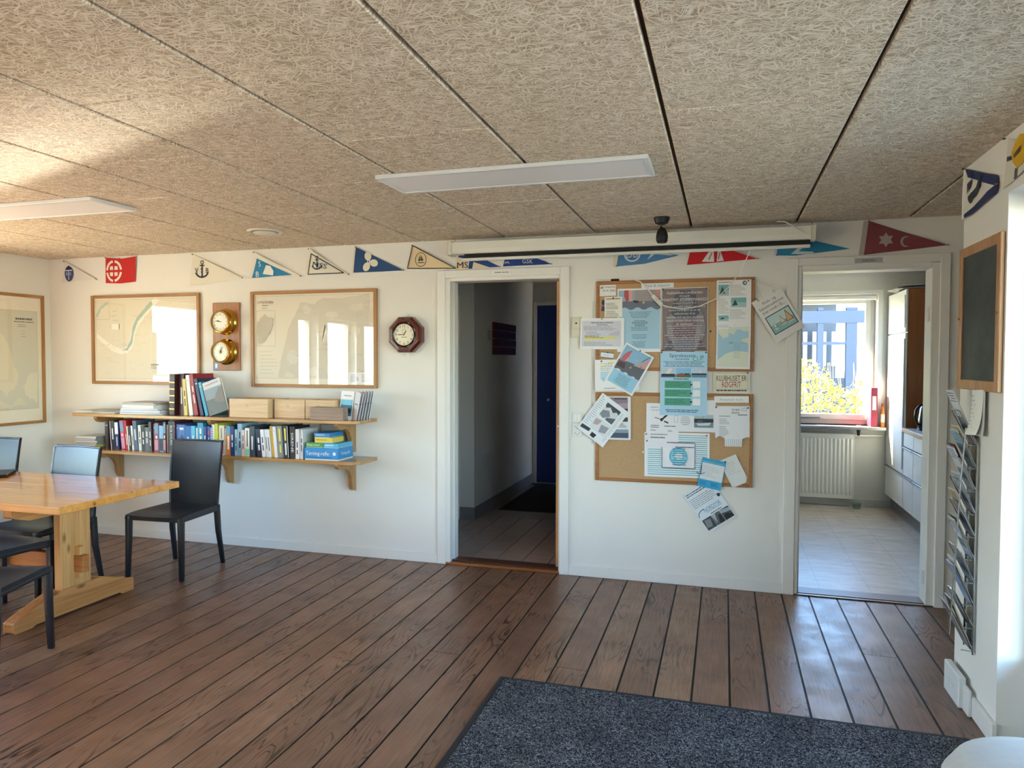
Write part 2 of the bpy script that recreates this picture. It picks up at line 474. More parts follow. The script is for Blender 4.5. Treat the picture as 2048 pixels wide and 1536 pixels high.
# floor: black jointing compound with a board for every plank
fl = struct(MB().box(XL, XP, YF, 0.02, -0.05, -0.004).build('floor', pm('131211', 0.6, name='black_joint')), 'brown oiled plank floor with black joints')
PW = 0.1635
_pk = {}
def plank(x0, y0, y1):
    L = round(y1 - y0, 3)
    if L not in _pk:
        _pk[L] = MB().box(0.005, PW - 0.005, 0, L, -0.03, 0.0).build('plank', M_FLOOR, fl)
        o = _pk[L]
    else:
        o = copy_part(_pk[L], fl)
    o.location = (x0, y0, 0)
k0 = math.floor((XL - 0.204) / PW)
x = 0.204 + PW * k0
while x < XP:
    lo = max(x, XL); 
    if x + PW / 2 < XR:
        cut = random.choice([-5.2, -4.7, -4.2, -5.7, -1.5, -2.2, -3.4, -0.9])
        plank(x, YF, cut - 0.002); plank(x, cut + 0.002, 0.0)
    else:
        plank(x, YS if x > XR - 0.05 else YF, 0.0)
    x += PW
# ceiling: dark battens with separate wood-wool panels
ce = struct(MB().box(XL, XP, YF, 0.0, H + 0.022, H + 0.08).build('ceiling', pm('5e4530', 0.9, name='dark_batten')), 'ceiling of beige wood-wool panels with dark grooves')
PX, PL = 0.636, 1.2175
_cp = {}
def panel(x0, x1, y0, y1):
    key = (round(x1 - x0, 3), round(y1 - y0, 3))
    if key not in _cp:
        w_, l_ = key
        _cp[key] = MB().box(0.0075, w_ - 0.0075, 0.003, l_ - 0.003, 0.0, 0.024).build('panel', M_WOOL, ce, bevel=0.004)
        o = _cp[key]
    else:
        o = copy_part(_cp[key], ce)
    o.location = (x0, y0, H)
k = -9
while True:
    x0 = -0.214 + PX * k; x1 = x0 + PX
    if x0 > XP - 0.02: break
    x0c, x1c = max(x0, XL), min(x1, XP)
    ymin = YF if x0 < XR - 0.05 else YS
    y = (-0.48 if k % 2 else -1.09) + PL
    hi = 0.0
    while hi > ymin + 0.01:
        while y >= hi - 1e-4: y -= PL
        lo = max(y, ymin)
        panel(x0c, x1c, lo, hi)
        hi = lo
    k += 1
roof = MB()
roof.box(-6.50, 2.75, YF - 0.5, 3.85, 2.62, 2.74)
struct(roof.build('roof', pm('8d8a86', 0.8)), 'flat roof slab with overhanging eaves')
# baseboards
def base(name, x0, x1, y0, y1, h=0.072, mat=None):
    struct(MB().box(x0, x1, y0, y1, 0.0, h).build(name, mat or M_WHITE, bevel=0.003))
base('baseboard_back', XL, -2.005, -0.014, 0.0)
base('baseboard_back', -1.026, 0.371, -0.014, 0.0)
base('baseboard_back', 1.288, XP, -0.014, 0.0)
base('baseboard_left', XL, XL + 0.014, YF, -0.014)
base('baseboard_passage', XR, XP, YS, YS + 0.014)
base('baseboard_right', XR - 0.018, XR, -1.715, YS - 0.012, 0.085)
base('baseboard_right', XR - 0.016, XR, YF, -2.90, 0.085)
# door casings
def casing(name, xo0, xi0, xj0, xj1, xi1, xo1, zi, zj, zo, label):
    """xo outer, xi inner edge of the face boards, xj inside of the jambs"""
    t = struct(empty(name), label)
    MB().box(xo0, xi0, -0.018, 0.0, 0.0, zo).build('casing_board', M_WHITE, t, bevel=0.003)
    MB().box(xi1, xo1, -0.018, 0.0, 0.0, zo).build('casing_board', M_WHITE, t, bevel=0.003)
    MB().box(xi0, xi1, -0.018, 0.0, zi, zo).build('casing_board', M_WHITE, t, bevel=0.003)
    MB().box(xi0 - 0.01, xj0, -0.006, 0.14, 0.0, zi).build('jamb', M_WHITE, t, bevel=0.004)
    MB().box(xj1, xi1 + 0.01, -0.006, 0.14, 0.0, zi).build('jamb', M_WHITE, t, bevel=0.004)
    MB().box(xj0, xj1, -0.006, 0.14, zj, zi + 0.01).build('jamb', M_WHITE, t, bevel=0.004)
    MB().box(xj0, xj0 + 0.012, 0.055, 0.13, 0.0, zj).build('door_stop', M_WHITE, t, bevel=0.002)
    return t
t1 = casing('trim_1', -2.005, -1.942, -1.908, -1.099, -1.090, -1.026, 2.085, 2.062, 2.141, 'white painted casing of the dark hall doorway')
t2 = casing('trim_2', 0.371, 0.440, 0.463, 1.190, 1.235, 1.288, 2.090, 2.054, 2.141, 'white painted casing of the kitchen doorway')
for z in (1.78, 0.17):
    MB().box(1.180, 1.192, 0.02, 0.05, z - 0.045, z + 0.045).build('hinge', pm('dcdcd6', 0.4), t2, bevel=0.002)
th = struct(empty('trim_threshold'), 'red-brown wooden threshold in the hall doorway')
MB().box(-1.942, -1.09, -0.012, 0.03, 0.0, 0.016).build('tread', M_THRESH, th, bevel=0.004)
MB().box(-1.942, -1.09, 0.03, 0.135, 0.0, 0.026).build('sill', pm('4a2517', 0.4), th, bevel=0.004)
th2 = struct(empty('trim_threshold_kitchen'), 'dark metal-edged threshold in the kitchen doorway')
MB().box(0.44, 1.235, -0.012, 0.012, 0.0, 0.008).build('edge_strip', pm('8c8078', 0.3, 0.7), th2, bevel=0.002)
MB().box(0.44, 1.235, 0.012, 0.14, 0.0, 0.012).build('sill', pm('6e5548', 0.4), th2, bevel=0.002)
# open door leaf of the hall doorway
d1 = struct(empty('door_1', (-1.100, 0.075, 0)), 'hall door standing open with its beech edge showing')
MB().box(-0.036, -0.004, 0.0, 0.80, 0.014, 2.052).build('leaf', M_BEECH, d1, bevel=0.002)
for z in (1.84, 0.26):
    MB().box(-0.012, 0.004, -0.012, 0.0, z - 0.045, z + 0.045).build('hinge', pm('8a8272', 0.35, 0.8), d1, bevel=0.002)
MB().lathe([(0.0, -0.012), (0.007, -0.01), (0.007, 0.0)], 12, 'y', (-0.02, -0.001, 1.03)).build('latch_bolt', pm('d8d8d2', 0.3, 0.6), d1)
# small name plates over the doors
def nameplate(x, z, w_, h_, txt, back, ink, label):
    n = empty('door_sign', (x, -0.0185, z), label=label, cat='sign')
    MB().box(-w_ / 2, w_ / 2, -0.004, 0.0, -h_ / 2, h_ / 2).build('plate', pm(back, 0.4), n, bevel=0.001)
    t = MB()
    if txt: put_text(t, txt, 0, 0, h_ * 0.62, pm(ink, 0.6), y=-0.0045)
    else:
        for a, b in ((-0.36, -0.02), (0.02, 0.16), (0.19, 0.36)): t.box(w_ * a, w_ * b, -0.0045, -0.004, -h_ * 0.14, h_ * 0.14, pm(ink, 0.6))
    t.build('lettering', None, n)
nameplate(-1.512, 2.113, 0.145, 0.024, '', 'f2f2ee', '9a9ba0', 'small white name plate above the dark hall doorway')
nameplate(0.841, 2.110, 0.155, 0.030, 'KØKKEN', 'b3b7bd', '2c2d31', 'small grey name plate above the kitchen doorway')

# ------------------------------------------------------------------ windows of the left wall and the glazed entrance
def window_y(name, x, y0, y1, z0, z1, label, bars=0, depth=0.07):
    t = struct(empty(name, (x, 0, 0)), label)
    fw_ = 0.05
    MB().box(-depth / 2, depth / 2, y0, y0 + fw_, z0, z1).build('frame', M_WHITE, t)
    MB().box(-depth / 2, depth / 2, y1 - fw_, y1, z0, z1).build('frame', M_WHITE, t)
    MB().box(-depth / 2, depth / 2, y0 + fw_, y1 - fw_, z0, z0 + fw_).build('frame', M_WHITE, t)
    MB().box(-depth / 2, depth / 2, y0 + fw_, y1 - fw_, z1 - fw_, z1).build('frame', M_WHITE, t)
    MB().box(-0.003, 0.003, y0 + fw_, y1 - fw_, z0 + fw_, z1 - fw_).build('pane', M_GLASS, t)
    return t
for i, (a, b, s) in enumerate(LEFT_WINDOWS):
    window_y('window_%d' % (i + 1), -5.80, a, b, s, 2.11, 'white framed window in the left wall towards the harbour')
for i, (a, b, s) in enumerate(RIGHT_WINDOWS):
    window_y('window_%d' % (i + 6), 1.20, a, b, s, 2.11, 'white framed window in the right wall behind the camera')
e = window_y('door_2', 1.17, -2.90, -1.70, 0.0, 2.135, 'white glazed entrance door in the right wall')
MB().box(-0.04, 0.04, -2.85, -1.75, 0.05, 0.35).build('kick_panel', M_WHITE, e)

# ------------------------------------------------------------------ hall behind the first doorway
hf = struct(MB().box(-2.70, -0.85, 0.12, 3.60, -0.05, -0.004).build('floor_hall', M_GROUT), 'tiled hall floor')
tile0 = None
for i in range(9):
    for j in range(12):
        x0 = -2.628 + 0.2 * i; y0 = 0.125 + 0.3 * j
        if x0 + 0.19 > -0.85 or y0 + 0.29 > 3.6: continue
        if tile0 is None:
            tile0 = MB().box(0.0035, 0.1965, 0.0015, 0.2985, -0.02, 0.0).build('tile', M_TILE, hf); o = tile0
        else: o = copy_part(tile0, hf)
        o.location = (x0, y0, 0)
struct(MB().box(-2.75, -2.23, 1.43, 3.57, -0.03, 2.6).build('wall_hall_left', M_HWALL))
struct(MB().box(-2.80, -2.65, 0.12, 1.43, -0.03, 2.6).build('wall_hall_recess', M_HWALL))
struct(MB().box(-2.75, -0.75, 3.57, 3.69, -0.03, 2.6).build('wall_hall_end', M_HWALL))
struct(MB().box(-2.80, -0.75, 0.12, 3.69, 2.43, 2.6).build('ceiling_hall', pm('d8d4cc', 0.8)))
MG = pm('77757a', 0.6, name='grey_skirting')
struct(MB().box(-2.37, -2.23, 1.416, 1.43, 0.0, 0.115).build('baseboard_hall', MG, bevel=0.002))
struct(MB().box(-2.23, -2.216, 1.416, 3.57, 0.0, 0.115).build('baseboard_hall', MG, bevel=0.002))
d3 = struct(empty('door_3', (-2.43, 1.40, 0)), 'brown side door in the hall recess')
MB().box(0.0, 0.06, 0.0, 0.03, 0.0, 2.10).build('frame', M_WHITE, d3, bevel=0.003)
MB().box(-0.22, 0.0, 0.008, 0.03, 0.01, 2.06).build('leaf', M_VENEER, d3, bevel=0.002)
d4 = struct(empty('door_4', (-2.175, 3.55, 0)), 'dark blue door at the end of the hall')
MB().box(-0.045, 0.0, -0.012, 0.02, 0.0, 2.195).build('frame', M_WHITE, d4, bevel=0.003)
MB().box(0.0, 0.95, -0.012, 0.02, 2.155, 2.195).build('frame', M_WHITE, d4, bevel=0.003)
MB().box(0.0, 0.95, 0.0, 0.02, 0.012, 2.155).build('leaf', pm('1c3a86', 0.45, name='blue_door_paint'), d4, bevel=0.002)
MB().lathe([(0.0, -0.055), (0.018, -0.05), (0.022, -0.035), (0.010, -0.02), (0.010, 0.0)], 14, 'y', (0.155, 0.0, 1.02)).build('door_knob', M_STEEL, d4, smooth=True)
tm = empty('door_mat', (-1.60, 2.73, 0.0), label='dark doormat on the tiles before the blue hall door', cat='mat')
MB().box(-0.55, 0.40, -0.80, 0.74, 0.0, 0.006).build('backing', M_RUBBER, tm)
MB().box(-0.52, 0.37, -0.77, 0.71, 0.006, 0.011).build('pile', mat_noise('dark_pile', '15151a', '24242a', 300, 0.95), tm)
pl = empty('wall_plaque', (-2.229, 2.35, 1.715), (0, 0, R(90)), label='dark carved wooden board on the hall wall', cat='sign')
for i in range(4):
    MB().box(-0.39, 0.39, -0.022 - 0.003 * (i % 2), 0.0, -0.165 + 0.083 * i, -0.165 + 0.083 * i + 0.079).build('board', M_MAHOG, pl, bevel=0.004)
bx = empty('wall_switch', (-2.229, 1.86, 1.74), (0, 0, R(90)), label='small grey switch beside the carved board in the hall', cat='switch')
MB().box(-0.035, 0.035, -0.012, 0.0, -0.05, 0.05).build('plate', pm('aeaaa4', 0.5), bx, bevel=0.003)
MB().box(-0.018, 0.018, -0.017, -0.012, -0.03, 0.03).build('rocker', pm('bcb8b2', 0.4), bx, bevel=0.002)

# ------------------------------------------------------------------ kitchen behind the second doorway
struct(MB().box(-0.75, 2.25, 0.12, 3.187, -0.05, 0.0).build('floor_kitchen', M_VINYL), 'pale slate-pattern vinyl kitchen floor')
kb = MB()
kb.box(-0.85, 0.30, 3.187, 3.487, -0.03, 2.6).box(1.506, 2.4, 3.187, 3.487, -0.03, 2.6).box(0.30, 1.506, 3.187, 3.487, -0.03, 0.83).box(0.30, 1.506, 3.187, 3.487, 2.19, 2.6)
struct(kb.build('wall_kitchen_back', M_KWALL))
struct(MB().box(-0.85, -0.75, 0.12, 3.487, -0.03, 2.6).build('wall_kitchen_left', M_KWALL))
struct(MB().box(2.25, 2.40, 0.12, 3.487, -0.03, 2.6).build('wall_kitchen_right', M_KWALL))
struct(MB().box(-0.75, 2.25, 0.12, 3.187, 2.42, 2.6).build('ceiling_kitchen', M_WHITE2))
struct(MB().box(-0.75, 1.66, 3.172, 3.187, 0.0, 0.078).build('baseboard_kitchen', pm('c9c8c2', 0.5), bevel=0.003))
kw = struct(empty('window_5', (0, 0, 0)), 'white kitchen window with a bright hedge outside')
MB().box(1.492, 1.506, 3.175, 3.40, 0.83, 2.19).build('lining', M_WHITE, kw)
MB().box(0.30, 0.314, 3.175, 3.40, 0.83, 2.19).build('lining', M_WHITE, kw)
MB().box(0.314, 1.492, 3.175, 3.40, 2.176, 2.19).build('lining', M_WHITE, kw)
MB().box(1.506, 1.535, 3.175, 3.187, 0.83, 2.215).build('casing_board', M_WHITE, kw)
MB().box(0.27, 1.506, 3.175, 3.187, 2.19, 2.215).build('casing_board', M_WHITE, kw)
for a, b, c, d in ((1.452, 1.492, 0.83, 2.176), (0.314, 0.354, 0.83, 2.176), (0.354, 1.452, 0.83, 0.875), (0.354, 1.452, 2.14, 2.176)):
    MB().box(a, b, 3.34, 3.42, c, d).build('frame', M_WHITE, kw, bevel=0.003)
for a, b, c, d in ((1.402, 1.450, 0.877, 2.138), (0.356, 0.404, 0.877, 2.138), (0.404, 1.402, 0.877, 0.938), (0.404, 1.402, 2.092, 2.138)):
    MB().box(a, b, 3.325, 3.39, c, d).build('sash', M_WHITE, kw, bevel=0.003)
MB().box(0.404, 1.402, 3.350, 3.356, 0.938, 2.092).build('pane', M_GLASS, kw)
MB().box(0.78, 0.98, 3.300, 3.325, 0.890, 0.905).build('handle', pm('8d9094', 0.3, 0.8), kw, bevel=0.004)
sb = struct(MB().box(0.20, 1.56, 3.04, 3.34, 0.800, 0.830).build('trim_windowsill', mat_noise('speckled_granite', '6e6d6e', 'b7b5b2', 160, 0.3, 0.05), bevel=0.004), 'speckled granite window sill in the kitchen')
bl = empty('roller_blind', (0.9, 3.25, 2.148), label='white roller blind case rolled up at the kitchen window', cat='blind')
MB().lathe([(0.0, -0.58), (0.026, -0.578), (0.026, 0.578), (0.0, 0.58)], 16, 'x').build('roll', pm('e6e6e2', 0.6), bl, smooth=True)
MB().box(0.575, 0.59, -0.03, 0.03, -0.03, 0.03).build('bracket', M_WHITE, bl, bevel=0.003)
# ------------------------------------------------------------------ table and chairs
tb = empty('trestle_table', (-4.31, -1.545, 0), label='long lacquered pine trestle table beside the left wall', cat='table')
TL, TR, TD = -1.00, 0.99, 0.435
for i in range(5):
    y0 = -TD + 0.174 * i
    MB().box(TL, TR, y0 + 0.0006, y0 + 0.1734, 0.680, 0.720).build('board', M_PINE, tb, bevel=0.004, seg=2)
for s, xc in ((1, 0.60), (-1, -0.62)):
    MB().prism([(-0.40, 0.635), (-0.40, 0.680), (0.40, 0.680), (0.40, 0.635), (0.30, 0.605), (-0.30, 0.605)], xc - 0.03, xc + 0.03, 'x').build('bearer', M_PINE_Y, tb, bevel=0.004)
    MB().box(xc - 0.028, xc + 0.028, -0.105, 0.100, 0.14, 0.605).build('post', M_PINE_Z, tb, bevel=0.005)
    MB().prism([(-0.405, 0.0), (-0.405, 0.055), (-0.36, 0.075), (-0.16, 0.145), (0.15, 0.150), (0.36, 0.085), (0.405, 0.075), (0.405, 0.0), (0.33, 0.0), (0.30, 0.018), (-0.28, 0.018), (-0.32, 0.0)],
               xc - 0.038, xc + 0.040, 'x').build('foot', M_PINE_Y, tb, bevel=0.006)
MB().box(-0.75, 0.70, -0.022, 0.022, 0.235, 0.335).build('stretcher', M_STRETCH, tb, bevel=0.004)
for s, xc in ((1, 0.646), (-1, -0.666)):
    MB().prism([(xc - 0.016, 0.20), (xc - 0.016, 0.385), (xc + 0.018, 0.385), (xc + 0.008, 0.20)], -0.014, 0.016, 'y').build('wedge', M_PINE_Z, tb, bevel=0.002)
lp = empty('laptop', (-4.70, -1.34, 0.7205), (0, 0, R(38)), label='closed black laptop lying at the left end of the pine table', cat='laptop')
MB().box(-0.17, 0.17, -0.12, 0.12, 0.002, 0.013).build('base', M_BLACK, lp, bevel=0.004, seg=2)
MB().box(-0.17, 0.17, -0.12, 0.12, 0.014, 0.022).build('lid', pm('1c1c20', 0.3), lp, bevel=0.003, seg=2)

def make_chair():
    t = empty('dining_chair', cat='chair', group='black leather dining chairs')
    def seat(u, v):
        wv = 0.225 - 0.020 * v
        x_ = (u * 2 - 1) * wv
        y_ = -0.215 + 0.425 * v + 0.014 * (1 - v) * ((u * 2 - 1) ** 2)
        return (x_, y_, 0.440 - 0.012 * math.exp(-((v - 0.45) / 0.35) ** 2) * (1 - (u * 2 - 1) ** 2) - 0.010 * max(0, 0.15 - v) / 0.15)
    MB().grid(seat, 12, 10, thick=(0, 0, -0.026)).build('seat', M_LEATHER, t, smooth=True)
    rail = MB()
    rail.tube([(-0.218, -0.198, 0.408), (0.218, -0.198, 0.408), (0.200, 0.200, 0.408), (-0.200, 0.200, 0.408)], 0.013, 8, closed=True)
    rail.build('seat_rail', M_LEATHER, t, smooth=True)
    def back(u, v):
        bow = 0.004 * sin(pi * v)
        x_ = (u * 2 - 1) * (0.196 + bow + 0.010 * v)
        y_ = 0.205 + 0.010 * v + 0.045 * v * v + 0.012 * (1 - (u * 2 - 1) ** 2)
        return (x_, y_, 0.425 + 0.475 * v)
    MB().grid(back, 10, 12, thick=(0, 0.022, 0.003)).build('backrest', M_LEATHER, t, smooth=True)
    sm = MB()
    sm.tube([back(0, 0.02), back(0, 0.3), back(0, 0.6), back(0, 0.985), back(0.25, 0.995), back(0.5, 1.0), back(0.75, 0.995), back(1, 0.985), back(1, 0.6), back(1, 0.3), back(1, 0.02)], 0.0065, 6)
    sm.build('piping', M_LEATHER, t, smooth=True)
    for sx in (-1, 1):
        lg = MB()
        def leg(pts, ws):
            vs = []
            for (px, py, pz), w_ in zip(pts, ws):
                vs += [(px - w_, py - w_, pz), (px + w_, py - w_, pz), (px + w_, py + w_, pz), (px - w_, py + w_, pz)]
            fs = [(3, 2, 1, 0)] + [(4 * i + j, 4 * i + (j + 1) % 4, 4 * i + 4 + (j + 1) % 4, 4 * i + 4 + j) for i in range(len(pts) - 1) for j in range(4)]
            n = 4 * (len(pts) - 1); fs.append((n, n + 1, n + 2, n + 3))
            lg.add(vs, fs)
        leg([(sx * 0.214, -0.199, 0.0), (sx * 0.208, -0.192, 0.25), (sx * 0.206, -0.190, 0.425)], [0.0135, 0.0165, 0.0185])
        lg.build('leg', M_LEATHER, t, bevel=0.004, seg=2, smooth=True)
        lg = MB()
        leg([(sx * 0.202, 0.262, 0.0), (sx * 0.194, 0.222, 0.25), (sx * 0.190, 0.212, 0.44)], [0.0125, 0.016, 0.0175])
        lg.build('leg', M_LEATHER, t, bevel=0.004, seg=2, smooth=True)
    return t
chair0 = make_chair()
def chair(x, y, rz, label, first=[True]):
    if first[0]: o = chair0; first[0] = False
    else:
        o = chair0.copy(); col.objects.link(o)
        for ch in chair0.children:
            c = ch.copy(); col.objects.link(c); c.parent = o
    o.location = (x, y, 0); o.rotation_euler = (0, 0, R(rz)); o['label'] = label
    return o
CH = [(-3.71, -0.725, 3, 'black leather chair standing clear of the right end of the pine table'),
      (-4.245, -1.29, -3, 'black leather chair pushed in on the far side of the table, nearer the shelves'),
      (-5.25, -1.045, 6, 'black leather chair with only its top corner showing, farthest left behind the table'),
      (-4.01, -1.80, 176, 'black leather chair half under the near side of the table, seat corner showing'),
      (-3.446, -2.296, 202, 'black leather chair nearest the camera, seat and one front leg showing')]
for a in CH: chair(*a)

# ------------------------------------------------------------------ wall shelves
def bracket_profile():
    pts = [(0.0, 0.0), (-0.262, 0.0), (-0.266, -0.018), (-0.245, -0.042), (-0.205, -0.052), (-0.165, -0.048)]
    for i in range(8):
        t = i / 7; pts.append((-0.165 + 0.10 * sin(t * pi / 2), -0.048 - 0.115 * (1 - cos(t * pi / 2))))
    pts += [(-0.058, -0.195), (-0.045, -0.222), (-0.018, -0.235), (0.0, -0.235)]
    return pts
def shelf(name, z, label):
    t = empty(name, (0, 0, z), label=label, cat='shelf')
    MB().prism([(-5.11, -0.001), (-5.11, -0.27), (-5.08, -0.30), (-2.545, -0.30), (-2.495, -0.265), (-2.495, -0.001)], -0.024, 0.0, 'z').build('plank', M_SHELF, t, bevel=0.003, seg=2)
    for xb in (-4.88, -3.785, -2.69):
        MB().prism(bracket_profile(), xb - 0.016, xb + 0.016, 'x').build('bracket', M_BRACKET, t, bevel=0.002, loc=(0, -0.001, -0.024))
    return t
shelf('wall_shelf', 1.058, 'upper pine wall shelf with scrolled brackets and wooden boxes on it')
shelf('wall_shelf', 0.765, 'lower pine wall shelf with scrolled brackets carrying the row of books')
ZU, ZB = 1.058, 0.765

def ordn(i):
    w_ = ['first', 'second', 'third', 'fourth', 'fifth', 'sixth', 'seventh', 'eighth', 'ninth', 'tenth', 'eleventh', 'twelfth', 'thirteenth', 'fourteenth', 'fifteenth', 'sixteenth', 'seventeenth', 'eighteenth', 'nineteenth', 'twentieth']
    if i < 20: return w_[i]
    return ['twenty', 'thirty', 'forty', 'fifty'][(i + 1) // 10 - 2] + ('-' + w_[(i + 1) % 10 - 1] if (i + 1) % 10 else 'ieth').replace('twentyieth', '')
def ordinal(i):
    n = i + 1
    if n <= 20: return ordn(i)
    tens = {2: 'twenty', 3: 'thirty', 4: 'forty', 5: 'fifty'}[n // 10]
    if n % 10 == 0: return {2: 'twentieth', 3: 'thirtieth', 4: 'fortieth', 5: 'fiftieth'}[n // 10]
    return tens + '-' + ordn(n % 10 - 1)
M_PAGES = mat_noise('book_pages', 'd9d2c2', 'ece6d8', 300, 0.9, 0.1)
def book(name, x, y, z, t, h, d, lean, c, style, label, cat='book', group=None, rz=0.0, second=None):
    """upright book, spine towards the room, base left corner at x; leans to the left"""
    o = empty(name, (x, y, z), (0, R(-lean), R(rz)), label=label, cat=cat, group=group)
    cv = pm(c, 0.42); bt = min(0.0025, t * 0.15)
    m = MB()
    m.box(0, bt, 0, d, 0, h, cv); m.box(t - bt, t, 0, d, 0, h, cv); m.box(bt, t - bt, 0, bt, 0, h, cv)
    m.build('cover', None, o)
    MB().box(bt + 0.0002, t - bt - 0.0002, bt + 0.0002, d - 0.004, 0.004, h - 0.004).build('pages', M_PAGES, o)
    p = MB(); yy = -0.0006; tc = t / 2
    def blk(z0, z1, cc, k=0.0, a=0.06, b=0.94): p.box(t * a, t * b, yy - 0.0003 - k, 0, h * z0, h * z1, pm(cc, 0.45))
    def spine(txt, cc, size, zc, wid): put_text(p, txt, tc, h * zc, size, pm(cc, 0.5), rot=-90, y=yy - 0.0012, width=h * wid)
    rnd = random.Random(hash(label) % 9999 if False else int(x * -10000) % 9973)
    if style == 'w' or style == 'k' or style == '1':
        cc = 'e8e6e0' if style == 'w' else '3a3a40'
        z0 = rnd.uniform(0.15, 0.35); n_ = rnd.choice([1, 2])
        for i in range(n_):
            L = rnd.uniform(0.28, 0.5) / n_
            blk(z0, z0 + L, cc, a=0.36, b=0.64); z0 += L + 0.07
    elif style == 't': blk(0.55, 0.97, 'eceaf0'); blk(0.12, 0.45, 'c8ccdc', a=0.35, b=0.65)
    elif style == 'p': blk(0.05, 0.4, 'd893a4'); blk(0.62, 0.95, '6f9ab8'); blk(0.45, 0.55, 'efe6e2', a=0.3, b=0.7)
    elif style == 'd': blk(0.02, 0.5, '3a3f47'); blk(0.2, 0.42, 'd0c8b8', a=0.46, b=0.54)
    elif style == 'm': p.prism([(t * 0.04, h * 0.04), (t * 0.04, h * 0.45), (t * 0.5, h * 0.66), (t * 0.96, h * 0.5), (t * 0.96, h * 0.04)], yy - 0.0003, 0, 'y', pm('1d3f7c', 0.4)); blk(0.82, 0.9, 'e8eef4', a=0.2, b=0.8)
    elif style == 'r': blk(0.7, 0.85, 'c4405a', a=0.2, b=0.8); blk(0.2, 0.6, 'dfe4f0', a=0.4, b=0.6)
    elif style == 'b': blk(0.02, 0.34, 'c0708e'); blk(0.55, 0.9, '9c8a78', a=0.4, b=0.6)
    elif style == 'o': blk(0.72, 0.99, '3aa0c8'); blk(0.2, 0.66, 'f2e0c8', a=0.3, b=0.7)
    elif style == 'g': blk(0.02, 0.26, '8cd0b8'); blk(0.34, 0.92, '40444c', a=0.4, b=0.6)
    elif style == 's':
        for i in range(16): p.box(-0.001, t * 0.5, -0.004, 0.004, h * (0.04 + i * 0.06), h * (0.06 + i * 0.06), pm('34343a', 0.5))
    elif style == 'Y': blk(0.52, 0.92, 'e6d85c', a=0.34, b=0.66); blk(0.16, 0.42, 'e6d85c', a=0.34, b=0.66)
    elif style == 'Y2': blk(0.02, 0.98, 'e6e4da', a=0.88, b=0.98); blk(0.54, 0.92, 'e8da60', a=0.30, b=0.62); blk(0.10, 0.46, 'f0f0ea', a=0.32, b=0.60)
    elif len(style) > 2: spine(style, 'e8e8e6', t * 0.5 if t > 0.05 else t * 0.62, 0.5 if style[0] == 'S' else 0.55, 0.62)
    else: blk(0.85, 0.88, 'cfc9b8', a=0.2, b=0.8)
    p.build('spine_print', None, o)
    return o
BOOKS = [
 (-4.846,.024,.221,0,'2f5a45','dark green','0'),(-4.822,.023,.223,0,'4a2a2c','maroon-black','0'),(-4.797,.020,.226,4,'e4e0da','white','1'),
 (-4.773,.041,.231,4,'2b2527','black','w'),(-4.728,.039,.224,3,'20305c','navy and white','t'),(-4.666,.040,.235,6,'d8566c','pink and blue','p'),
 (-4.624,.024,.236,6,'c2262a','bright red','w'),(-4.596,.013,.192,5,'e2d6bc','thin cream','0'),(-4.581,.025,.189,5,'26262a','black','w'),
 (-4.554,.018,.197,5,'e8e6e2','slim white','k'),(-4.532,.038,.237,5,'54637a','tall slate-blue','w'),(-4.486,.029,.203,3,'e6dfd0','cream','k'),
 (-4.455,.034,.196,2,'22302a','blackish green','w'),(-4.419,.041,.189,1,'5d6468','grey','w'),(-4.377,.027,.233,2,'4b3d3a','dark brown','w'),
 (-4.348,.019,.215,0,'7a3648','plum','0'),(-4.327,.042,.227,0,'8d5563','dusty rose','p'),(-4.284,.044,.205,0,'8fb6d8','sky-blue','d'),
 (-4.238,.026,.237,0,'3a3440','charcoal','p'),(-4.211,.011,.215,0,'b98f6c','thin tan','0'),(-4.197,.062,.242,0,'35343a','thick dark grey','BOB DYLAN'),
 (-4.133,.011,.240,0,'5a2a3a','thin wine-red','0'),(-4.120,.022,.221,0,'4769b4','cornflower-blue','0'),(-4.096,.063,.218,0,'3f74b4','blue mountain-picture','m'),
 (-4.032,.061,.212,0,'1a66b0','thick royal-blue','w'),(-3.969,.040,.214,0,'4fb4d8','cyan','w'),(-3.927,.016,.200,0,'dcd8c8','slim ivory','0'),
 (-3.909,.057,.238,2,'2f9cc0','tall teal','w'),(-3.851,.031,.213,0,'1f3f86','navy','w'),(-3.818,.029,.214,0,'2a55a8','deep blue','r'),
 (-3.788,.018,.204,0,'9ab6d0','pale blue','0'),(-3.768,.027,.231,0,'ece8e0','comb-bound white','s'),(-3.739,.027,.239,0,'c6c832','lime-yellow','0'),
 (-3.709,.052,.225,0,'e0d4c0','cream and pink','b'),(-3.655,.015,.207,0,'b49a78','thin sand-coloured','0'),(-3.639,.039,.221,0,'d8743c','orange and blue','o'),
 (-3.598,.033,.224,0,'23406e','navy','w'),(-3.564,.025,.199,0,'9cb8cc','pale grey-blue','k'),(-3.537,.042,.244,0,'8fb0c2','tall misty-blue','k'),
 (-3.494,.025,.197,0,'e8c8bc','pale pink','k'),(-3.467,.042,.213,0,'ece6da','white and mint','g'),(-3.423,.046,.229,0,'3c4a58','dark slate','w'),
 (-3.367,.048,.208,5,'24324a','leaning navy','w'),(-3.309,.031,.206,5,'ecebf0','leaning white','k'),(-3.276,.020,.207,5,'e4e4ea','leaning white','k'),
 (-3.254,.022,.208,5,'e8e8ee','leaning white','k'),(-3.227,.022,.233,6,'e0b432','yellow','0'),(-3.201,.027,.231,5,'eae6ea','tall white','0'),
 (-3.171,.049,.236,4,'8c8c88','grey with yellow print','Y'),(-3.117,.045,.241,3,'2c2c2e','black with yellow and white print','Y2'),(-3.069,.047,.235,1,'2a2628','black with white lettering','SIRENE'),
 (-3.020,.031,.218,0,'e8dcdc','pale pinkish','k'),(-2.987,.023,.216,0,'dedede','white and grey','k')]
